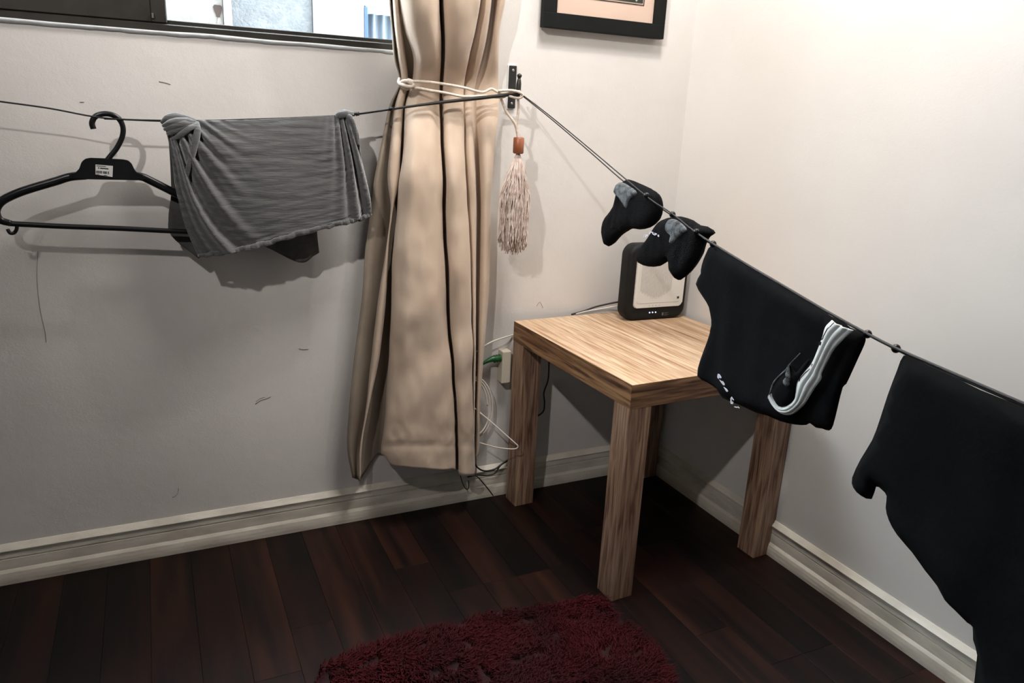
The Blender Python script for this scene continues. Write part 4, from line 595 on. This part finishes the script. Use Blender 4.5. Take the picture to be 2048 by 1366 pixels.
for part_ in ([([(-1.4281,-0.09,1.0749),(-1.415,-0.094,1.0837),(-1.3984,-0.096,1.0864),(-1.3791,-0.096,1.0831),(-1.3596,-0.096,1.0808)],[0.003,0.009,0.011,0.01,0.005]),([(-1.4259,-0.1,1.0692),(-1.4112,-0.108,1.0751),(-1.3957,-0.112,1.0788),(-1.3769,-0.108,1.0804),(-1.3599,-0.1,1.0788)],[0.003,0.008,0.009,0.008,0.004]),([(-1.4236,-0.1,1.0622),(-1.41,-0.11,1.0671),(-1.3981,-0.114,1.0727),(-1.3824,-0.114,1.0763),(-1.3612,-0.102,1.0768)],[0.003,0.007,0.008,0.007,0.004]),([(-1.4185,-0.1,1.0532),(-1.4077,-0.11,1.059),(-1.3967,-0.112,1.0656),(-1.3807,-0.112,1.0712),(-1.3604,-0.104,1.0759)],[0.003,0.007,0.008,0.008,0.004]),([(-1.4115,-0.1,1.0432),(-1.3979,-0.112,1.0492),(-1.3857,-0.116,1.059),(-1.3734,-0.116,1.0676),(-1.3596,-0.106,1.0739)],[0.002,0.006,0.007,0.006,0.005]),([(-1.358,-0.1,1.0779),(-1.3586,-0.11,1.0638),(-1.3633,-0.116,1.0433),(-1.3711,-0.118,1.0173),(-1.3821,-0.116,0.9857),(-1.3891,-0.11,0.9535)],[0.006,0.009,0.009,0.008,0.007,0.003])], [([(-1.059,-0.092,1.1057),(-1.0515,-0.1,1.1083),(-1.0376,-0.1,1.1111),(-1.019,-0.09,1.1118)],[0.004,0.009,0.009,0.004]),([(-1.04,-0.1,1.1077),(-1.03,-0.106,1.1016),(-1.0214,-0.108,1.0809),(-1.0121,-0.106,1.0417)],[0.005,0.007,0.006,0.003])]):
    bm = bmesh.new()
    for P, R_ in part_: tube(bm, relsp(P), R_, 10, 7, .8)
    obj('gathered_corner', bm, M_grey, gs, True)

# ---------------------------------------------------------------- washing on the right line
O0 = Vector((-0.578, -0.1, 0)); AX = Vector((-0.0371, -0.9993, 0)); NR = Vector((-0.9993, 0.0371, 0))
def fr(s, z):     # frame with its origin at the piece itself
    return (Vector((0,0,0)), AX, NR)
def hang(name, label, cat, s, z, group=None): return thing(name, label, cat, O0+AX*s+Vector((0,0,z)), 0, group)
def sh(P, s, z): return [(a-s, b-z) for a, b in P]
def fold_tee(sc, amp):
    def f(x, y): return amp*(noise.noise((x*sc, y*sc*.5, 3.3))+.5*noise.noise((x*sc*2.2, y*sc, 8.1)))
    return f
def hung(base, poly, T_, R_, res, m, label, cat, fold, name, off=0, so=2):
    s = sum(p[0] for p in poly)/len(poly); z = max(p[1] for p in poly)
    t = hang(name, label, cat, s, z)
    puff(base, sh(poly, s, z), fr(0, 0), T_, R_, res, m, t, fold, off, so)
    return t, s, z
sk, ss, sz = hung('knit_body', [(0.5092,1.0103),(0.49,0.9845),(0.4825,0.9583),(0.465,0.9407),(0.4471,0.9226),(0.4431,0.8956),(0.4577,0.8713),(0.4763,0.8734),(0.4943,0.888),(0.5087,0.8986),(0.5355,0.913),(0.555,0.9209),(0.5805,0.9228),(0.6144,0.9318),(0.6369,0.9493),(0.6417,0.9686),(0.6368,0.9865),(0.6228,0.9988),(0.5924,1.0059),(0.5596,1.0102),(0.5314,1.0133)], .030, .022, .0045, M_sock, 'plain black sock draped over the line, nearer the wall hook', 'sock', fold_tee(26, .006), 'sock')
puff('lit_heel_patch', sh([(0.5026,1.0028),(0.4939,0.9849),(0.515,0.9763),(0.532,0.9664),(0.5486,0.9576),(0.554,0.969),(0.5628,0.9817),(0.5795,0.9893),(0.5747,0.9964),(0.548,1.0033),(0.5211,1.0075)], ss, sz), fr(0, 0), .012, .012, .0035, M_heel, sk, fold_tee(30, .002), .0135)  # worn grey area with its window light painted into the colour
sk2, ss2, sz2 = hung('knit_body', [(0.6837,0.9613),(0.6531,0.9516),(0.6345,0.9348),(0.6178,0.9132),(0.6015,0.8959),(0.5874,0.8737),(0.5919,0.8586),(0.6208,0.8574),(0.6606,0.8662),(0.6916,0.8845),(0.6983,0.8662),(0.7162,0.855),(0.7288,0.854),(0.7537,0.8747),(0.7724,0.8989),(0.7795,0.9133),(0.7825,0.9269),(0.7898,0.9393),(0.8034,0.9474),(0.8006,0.9546),(0.7873,0.9594),(0.7637,0.9585),(0.7438,0.9643),(0.7092,0.9657)], .030, .022, .0045, M_sock, 'black sock with small white lettering and worn grey heel toned as window-lit, hanging before the router', 'sock', fold_tee(26, .006), 'sock')
puff('lit_heel_patch', sh([(0.6896,0.9549),(0.6858,0.9416),(0.6936,0.9336),(0.7052,0.93),(0.7025,0.9196),(0.7124,0.9167),(0.7255,0.9279),(0.7411,0.9402),(0.7515,0.9471),(0.7383,0.9547),(0.7163,0.9604),(0.7011,0.9601)], ss2, sz2), fr(0, 0), .012, .012, .0035, M_heel, sk2, fold_tee(30, .002), .0135)
def plates(name, polys, s, z, off, m, parent, th_=.0006):
    bm = bmesh.new()
    for P in polys:
        vs = [bm.verts.new(AX*(a-s)+Vector((0,0,b-z))+NR*off) for a, b in P]; bm.faces.new(vs)
    r = bmesh.ops.extrude_face_region(bm, geom=bm.faces[:]); bmesh.ops.translate(bm, vec=NR*th_, verts=[g for g in r['geom'] if isinstance(g, bmesh.types.BMVert)])
    return obj(name, bm, m, parent)
plates('white_lettering', [[(0.6212,0.9137),(0.6237,0.9189),(0.6262,0.9193),(0.6238,0.9137)],[(0.6269,0.9204),(0.6303,0.9204),(0.632,0.9159),(0.6286,0.9154)],[(0.6319,0.9212),(0.636,0.9218),(0.6356,0.9194),(0.6331,0.919)],[(0.6398,0.9243),(0.6439,0.9292),(0.6473,0.9292),(0.6432,0.9239)],[(0.6456,0.9294),(0.6541,0.9289),(0.6536,0.9269),(0.6459,0.9276)],[(0.651,0.927),(0.6597,0.9255),(0.6655,0.9293),(0.6645,0.9258),(0.6591,0.924),(0.6505,0.9255)],[(0.6575,0.9285),(0.6657,0.9284),(0.6651,0.9273),(0.6577,0.9273)],[(0.6684,0.9269),(0.6732,0.9272),(0.6739,0.9236),(0.6699,0.9234)]], ss2, sz2, .0175, M_whiteprint, sk2)

bt, bs, bz = hung('body_cloth', [(0.8066,0.931),(0.7922,0.913),(0.785,0.8925),(0.7851,0.8776),(0.7747,0.8567),(0.7967,0.8402),(0.8211,0.8231),(0.8303,0.7972),(0.8251,0.767),(0.8127,0.7284),(0.81,0.6976),(0.8391,0.6956),(0.8659,0.6932),(0.884,0.6835),(0.9272,0.6873),(0.9659,0.6892),(0.9915,0.6943),(1.019,0.6961),(1.0494,0.7028),(1.0702,0.7105),(1.0769,0.7164),(1.0891,0.7144),(1.1009,0.7177),(1.1127,0.7196),(1.1178,0.7301),(1.12,0.761),(1.1221,0.7877),(1.1268,0.7944),(1.1322,0.8129),(1.1392,0.8386),(1.1438,0.8554),(1.1439,0.8658),(1.1353,0.8709),(1.1164,0.8719),(1.1051,0.8758),(1.084,0.8781),(1.0715,0.8806),(1.0599,0.8827),(1.0243,0.8901),(0.9816,0.8976),(0.9053,0.9129),(0.8474,0.9247)], .016, .02, .011, M_cloth_black, 'black garment with white printed elastic band hanging before the table', 'garment', fold_tee(9, .010), 'black_garment', .0)
def ribbon(name, left, right, s, z, off, m, parent, bulge=.004, nu=6, nv=60, prof_=None):
    A = resample([Vector((a, b, 0)) for a, b in left], nv); B = resample([Vector((a, b, 0)) for a, b in right], nv)
    me = bpy.data.meshes.new(name); V = []; F = []
    for j in range(nv+1):
        for i in range(nu+1):
            t = i/nu; q = A[j].lerp(B[j], t); h = off+bulge*math.sin(math.pi*t)+(prof_(t) if prof_ else 0)
            V.append(AX*(q.x-s)+Vector((0,0,q.y-z))+NR*h)
    W = nu+1; F = [(j*W+i, j*W+i+1, (j+1)*W+i+1, (j+1)*W+i) for j in range(nv) for i in range(nu)]
    me.from_pydata([tuple(v) for v in V], [], F); me.update()
    o = link(name, me, parent, m, True); md = o.modifiers.new('cloth', 'SOLIDIFY'); md.thickness = .0016; md.offset = 0; return o
wb = ribbon('elastic_band', [(1.0994,0.8786),(1.0905,0.8661),(1.0882,0.851),(1.0839,0.8318),(1.0774,0.8092),(1.0664,0.7917),(1.0569,0.7731),(1.0572,0.7576),(1.0565,0.7465),(1.0453,0.7332),(1.032,0.7275),(1.0215,0.731),(1.0154,0.7362),(1.0127,0.7414)], [(1.1372,0.8745),(1.1234,0.858),(1.1114,0.8402),(1.1035,0.8199),(1.0976,0.8022),(1.0982,0.7932),(1.0902,0.7777),(1.0823,0.7597),(1.0739,0.7435),(1.0566,0.7241),(1.0359,0.7172),(1.0202,0.7217),(1.0095,0.729),(1.0069,0.733)], bs, bz, .016, M_white, bt, .006, 16, 90, lambda t: -.0035*math.exp(-((t-.5)/.07)**2)-.0018*math.exp(-((t-.8)/.03)**2))
puff('inner_cloth', sh([(1.0732,0.8148),(1.0641,0.8026),(1.0538,0.7874),(1.043,0.7945),(1.0403,0.7925),(1.0295,0.7768),(1.0169,0.7603),(1.0132,0.7428),(1.021,0.7333),(1.032,0.7275),(1.0437,0.7332),(1.0548,0.7471),(1.0548,0.7615),(1.0564,0.7753),(1.0662,0.7928),(1.0758,0.8098)], bs, bz), fr(0, 0), .006, .01, .007, M_cloth_black, bt, None, .0195)
bm = bmesh.new(); tube(bm, [AX*(a-bs)+Vector((0,0,b-bz))+NR*.021 for a, b in [(1.0575,0.8191),(1.0411,0.7963),(1.0355,0.7861),(1.0167,0.7614),(1.0122,0.7437),(1.0077,0.7308)]], [.0006, .0012, .0016, .0016, .0014, .0006], 6, 8); obj('band_edge', bm, M_heel, bt, True)
bm = bmesh.new(); tube(bm, [AX*(a-bs)+Vector((0,0,b-bz))+NR*.0235 for a, b in [(1.0413,0.7952),(1.0425,0.7884),(1.0435,0.7816),(1.0452,0.7773),(1.0437,0.7732),(1.0432,0.7707),(1.0436,0.7672),(1.0444,0.7633)]], [.0012, .0028, .0045, .0042, .0050, .0062, .0058, .0015], 10, 6, .7); obj('knotted_drawstring', bm, M_heel, bt, True)
for sc_ in ([[(1.1072,0.8781),(1.1046,0.8747),(1.1055,0.8743),(1.1081,0.8777)],[(1.1045,0.8751),(1.1022,0.8701),(1.1031,0.8699),(1.1054,0.8749)],[(1.1012,0.8709),(1.1036,0.8694),(1.1045,0.8703),(1.1021,0.8718)],[(1.101,0.8699),(1.0976,0.8668),(1.0983,0.8663),(1.1017,0.8694)],[(1.0974,0.8666),(1.0952,0.861),(1.0964,0.8609),(1.0986,0.8664)],[(1.0953,0.861),(1.0936,0.8561),(1.0946,0.856),(1.0963,0.8609)],[(1.0929,0.8558),(1.0924,0.8518),(1.0935,0.8519),(1.094,0.8559)],[(1.093,0.8523),(1.0903,0.8488),(1.0916,0.8482),(1.0943,0.8518)],[(1.0886,0.8452),(1.089,0.8402),(1.092,0.8408),(1.0916,0.8458)],[(1.0875,0.8437),(1.0874,0.8409),(1.0892,0.8411),(1.0893,0.844)]], [[(1.0814,0.8107),(1.0815,0.8038),(1.0842,0.8044),(1.0841,0.8112)],[(1.0815,0.8033),(1.0782,0.8022),(1.0785,0.8007),(1.0819,0.8018)],[(1.0779,0.8012),(1.0714,0.7938),(1.0725,0.7933),(1.079,0.8007)],[(1.0714,0.7937),(1.0652,0.7846),(1.0664,0.7842),(1.0726,0.7934)],[(1.0641,0.7842),(1.0624,0.7783),(1.0643,0.7783),(1.066,0.7842)]]): plates('band_script', sc_, bs, bz, .0205, M_ink, wb)
plates('white_lettering', [[(0.8784,0.7222),(0.879,0.7263),(0.8823,0.7268),(0.8882,0.7236),(0.8881,0.7216),(0.8863,0.721),(0.8838,0.7214),(0.8821,0.7182),(0.8787,0.7203)],[(0.8841,0.7179),(0.89,0.717),(0.8931,0.7183),(0.8989,0.715),(0.8985,0.7128),(0.8957,0.7122),(0.8895,0.7149)],[(0.8972,0.7095),(0.9049,0.7087),(0.9091,0.7064),(0.9072,0.7044),(0.9048,0.7048),(0.9015,0.7068)],[(0.9176,0.6966),(0.9196,0.7005),(0.9258,0.697),(0.9251,0.6961),(0.9206,0.698),(0.9217,0.6926),(0.9252,0.6936),(0.9259,0.69),(0.9198,0.688)],[(0.9281,0.686),(0.9322,0.6879),(0.9355,0.6878),(0.9377,0.69),(0.9411,0.6888),(0.9404,0.6881),(0.9376,0.6884),(0.9353,0.6865)]], bs, bz, .0125, M_whiteprint, bt, .001)

b2, b2s, b2z = hung('body_cloth', [(1.2053,0.8601),(1.2004,0.8393),(1.1942,0.8032),(1.1899,0.7668),(1.1848,0.7362),(1.1732,0.7033),(1.1656,0.672),(1.1702,0.6591),(1.1843,0.6541),(1.2011,0.6576),(1.2039,0.6775),(1.2143,0.6777),(1.2225,0.6731),(1.2245,0.6574),(1.2325,0.6434),(1.2487,0.6306),(1.2737,0.62),(1.2947,0.6078),(1.3146,0.5979),(1.3275,0.5867),(1.3419,0.5825),(1.3594,0.5774),(1.3666,0.5764),(1.3708,0.5615),(1.3794,0.5471),(1.3842,0.5115),(1.3954,0.4678),(1.5149,0.5744),(1.4472,0.8417),(1.3666,0.8496),(1.3091,0.8516),(1.2702,0.8563),(1.243,0.8579),(1.2211,0.8612)], .02, .03, .016, M_cloth_black, 'large black garment hanging from the line at the right edge of the view', 'garment', fold_tee(7, .012), 'black_garment', .0)

# ---------------------------------------------------------------- socket, plug and cables
sp0, sp1 = (-0.58,-0.034,0.3737), (-0.5846,-0.034,0.4721)
so = thing('wall_socket', 'ivory surface-mounted wall socket box behind the side table leg', 'socket', (sp0[0], 0, sp0[2]))
boxobj('socket_box', (0, -.034, 0), (.028, -.0005, sp1[2]-sp0[2]), M_socket, so, .003)
pg = thing('plug', 'dark green plug pushed into the side of the ivory socket box', 'plug', (-0.5804,-0.02,0.4491))
PB = Vector(pg.location)
bm = bmesh.new(); tube(bm, [tuple(Vector(p)-PB) for p in [(-0.5804,-0.02,0.4491),(-0.5883,-0.02,0.4484),(-0.6058,-0.02,0.4485),(-0.6213,-0.02,0.4439),(-0.6367,-0.02,0.4363),(-0.6517,-0.02,0.4227)]], [.009, .0105, .009, .006, .004, .003], 10, 5); obj('plug_body', bm, M_green, pg, True)
bm = bmesh.new()
for p in [(-0.5836,-0.02,0.4494),(-0.5915,-0.02,0.4487),(-0.5994,-0.02,0.4479)]: tube(bm, [Vector(p)-PB+Vector((-.0015,0,0)), Vector(p)-PB+Vector((.0015,0,0))], .0116, 12, 1)
obj('grip_ring', bm, M_green, pg, True)
def cable(label, P, r, m, name='cable', group=None):
    o0 = Vector(P[0]); bm = bmesh.new(); tube(bm, [tuple(Vector(p)-o0) for p in P], r, 6, 8)
    o = obj(name, bm, m, None, True); o.location = o0; return tag(o, label, 'cable', group)
cable('thin white cable rising from curtain edge to the table top level', [(-0.6612,-0.02,0.4719),(-0.6414,-0.03,0.491),(-0.6148,-0.035,0.5065),(-0.5815,-0.03,0.5127),(-0.5462,-0.012,0.5122),(-0.536,-0.004,0.5106)], .0022, M_wcable)
cable('coiled white cable hanging behind the curtain edge', [(-0.6722,-0.029,0.4065),(-0.6455,-0.0293,0.3959),(-0.6227,-0.0295,0.3698),(-0.6079,-0.0298,0.3325),(-0.604,-0.0301,0.291),(-0.6116,-0.0303,0.2528),(-0.6293,-0.0306,0.2252),(-0.6536,-0.0309,0.2133),(-0.6798,-0.0312,0.219),(-0.7031,-0.0314,0.241),(-0.7195,-0.0317,0.2748),(-0.7263,-0.032,0.314),(-0.7228,-0.0322,0.3519),(-0.7098,-0.0325,0.382),(-0.6899,-0.0328,0.3993),(-0.6665,-0.0331,0.4009),(-0.6436,-0.0333,0.3865),(-0.6255,-0.0336,0.3585),(-0.6152,-0.0339,0.3219),(-0.6148,-0.0341,0.2833),(-0.6242,-0.0344,0.2499),(-0.6417,-0.0347,0.2279),(-0.6637,-0.035,0.2213),(-0.6861,-0.0352,0.2312),(-0.705,-0.0355,0.2553),(-0.7169,-0.0358,0.2889),(-0.7202,-0.036,0.3259),(-0.7147,-0.0363,0.3598),(-0.7015,-0.0366,0.3849),(-0.683,-0.0369,0.397),(-0.6627,-0.0371,0.3942),(-0.644,-0.0374,0.3768),(-0.6302,-0.0377,0.348),(-0.6238,-0.0379,0.3128)], .0024, M_wcable)
cable('thin white cable looping out in front of the back table leg', [(-0.6757,-0.03,0.3216),(-0.66,-0.05,0.3071),(-0.6246,-0.08,0.2754),(-0.5942,-0.11,0.2461),(-0.574,-0.13,0.2267),(-0.5663,-0.135,0.2167),(-0.5762,-0.13,0.2082),(-0.6066,-0.1,0.2029),(-0.6286,-0.06,0.1983),(-0.6478,-0.03,0.1978)], .0019, M_wcable)
cable('upper black cable running along the skirting behind curtain', [(-0.6627,-0.03,0.1663),(-0.6569,-0.03,0.1377),(-0.6448,-0.03,0.1145),(-0.6199,-0.03,0.0987),(-0.5871,-0.03,0.0999),(-0.5635,-0.028,0.1117),(-0.53,-0.02,0.1193)], .0026, M_bcable)
cable('lower black cable sagging in front of the skirting board', [(-0.6761,-0.03,0.0886),(-0.644,-0.03,0.0896),(-0.6111,-0.03,0.0823),(-0.5865,-0.03,0.0864),(-0.5708,-0.03,0.1071),(-0.5491,-0.025,0.1179),(-0.5267,-0.02,0.1204)], .0026, M_bcable)
cable('thin black cable dropping from skirting top onto the floor', [(-0.6684,-0.03,0.0971),(-0.6459,-0.035,0.0857),(-0.6237,-0.035,0.0586),(-0.6041,-0.03,0.0324),(-0.589,-0.028,0.01)], .0018, M_bcable)
cable('black cable hanging down the wall under the side table', [(-0.4175,-0.012,0.4563),(-0.4142,-0.012,0.4085),(-0.4143,-0.012,0.3604),(-0.4254,-0.012,0.3211),(-0.4215,-0.012,0.288),(-0.4232,-0.012,0.2602),(-0.4412,-0.012,0.246)], .0024, M_bcable)
cable('black router cable running over the back of the table top', [(-0.3472,-0.01,0.5611),(-0.3109,-0.012,0.5685),(-0.273,-0.02,0.582),(-0.2358,-0.03,0.5915),(-0.2121,-0.05,0.6011)], .0028, M_bcable)
cable('white router cable lying along the back of the table top', [(-0.3353,-0.016,0.5634),(-0.2983,-0.02,0.5712),(-0.261,-0.03,0.5775),(-0.2289,-0.04,0.5841),(-0.2073,-0.05,0.5899)], .0018, M_wcable)
cable('thin brown wire bent in a small hook under the curtain hem', [(-0.7068,-0.05,0.1067),(-0.6977,-0.045,0.08),(-0.6839,-0.04,0.0553),(-0.6759,-0.04,0.0571),(-0.6788,-0.045,0.0832)], .0014, M_bcable)

# ---------------------------------------------------------------- rug
rg_ = thing('rug', 'deep red shaggy rug on the dark wooden floor', 'rug', (-.9, -1.2, 0))
RUG = [(-1.2211,-0.5711),(-1.1565,-0.5645),(-1.02,-0.5537),(-0.9271,-0.5578),(-0.8214,-0.5422),(-0.7033,-0.5687),(-0.5983,-0.577),(-0.5526,-0.5949),(-0.5478,-0.6658),(-0.5336,-0.738),(-0.5351,-0.8169),(-0.5557,-0.8898),(-0.7,-1.28),(-1.3,-1.28),(-1.42,-1.0)]
P = [Vector((a+.9, b+1.2)) for a, b in RUG]
bm = bmesh.new(); f = bm.faces.new([bm.verts.new((p.x, p.y, .001)) for p in P]); r = bmesh.ops.extrude_face_region(bm, geom=[f])
bmesh.ops.translate(bm, vec=(0,0,.007), verts=[g for g in r['geom'] if isinstance(g, bmesh.types.BMVert)]); obj('backing', bm, M_rugb, rg_)
random.seed(5); V = []; F = []; n = 0
x0, x1 = min(p.x for p in P), max(p.x for p in P); y0, y1 = min(p.y for p in P), max(p.y for p in P)
while n < 52000:
    q = Vector((random.uniform(x0, x1), random.uniform(y0, y1)))
    if not inside(q, P): continue
    n += 1
    dens = noise.noise((q.x*26, q.y*26, 0))
    if dens < -.34: continue
    a = math.pi*1.3*noise.noise((q.x*5, q.y*5, 2))+random.uniform(-.9, .9); L_ = random.uniform(.016, .030); ln = random.uniform(.3, 1.1)
    d = Vector((math.cos(a), math.sin(a))); w_ = .0011; sd = Vector((-d.y, d.x))*w_
    b = len(V); z = .006
    V += [(q.x-sd.x, q.y-sd.y, z), (q.x+sd.x, q.y+sd.y, z)]
    m1 = q+d*L_*.35*ln; V += [(m1.x+sd.x*.9, m1.y+sd.y*.9, z+L_*.6), (m1.x-sd.x*.9, m1.y-sd.y*.9, z+L_*.6)]
    m2 = q+d*L_*ln; V += [(m2.x, m2.y, z+L_*.72)]
    F += [(b, b+1, b+2, b+3), (b+3, b+2, b+4)]
me = bpy.data.meshes.new('pile'); me.from_pydata(V, [], F); me.update(); o = link('pile', me, rg_, M_rug); o['kind'] = 'stuff'
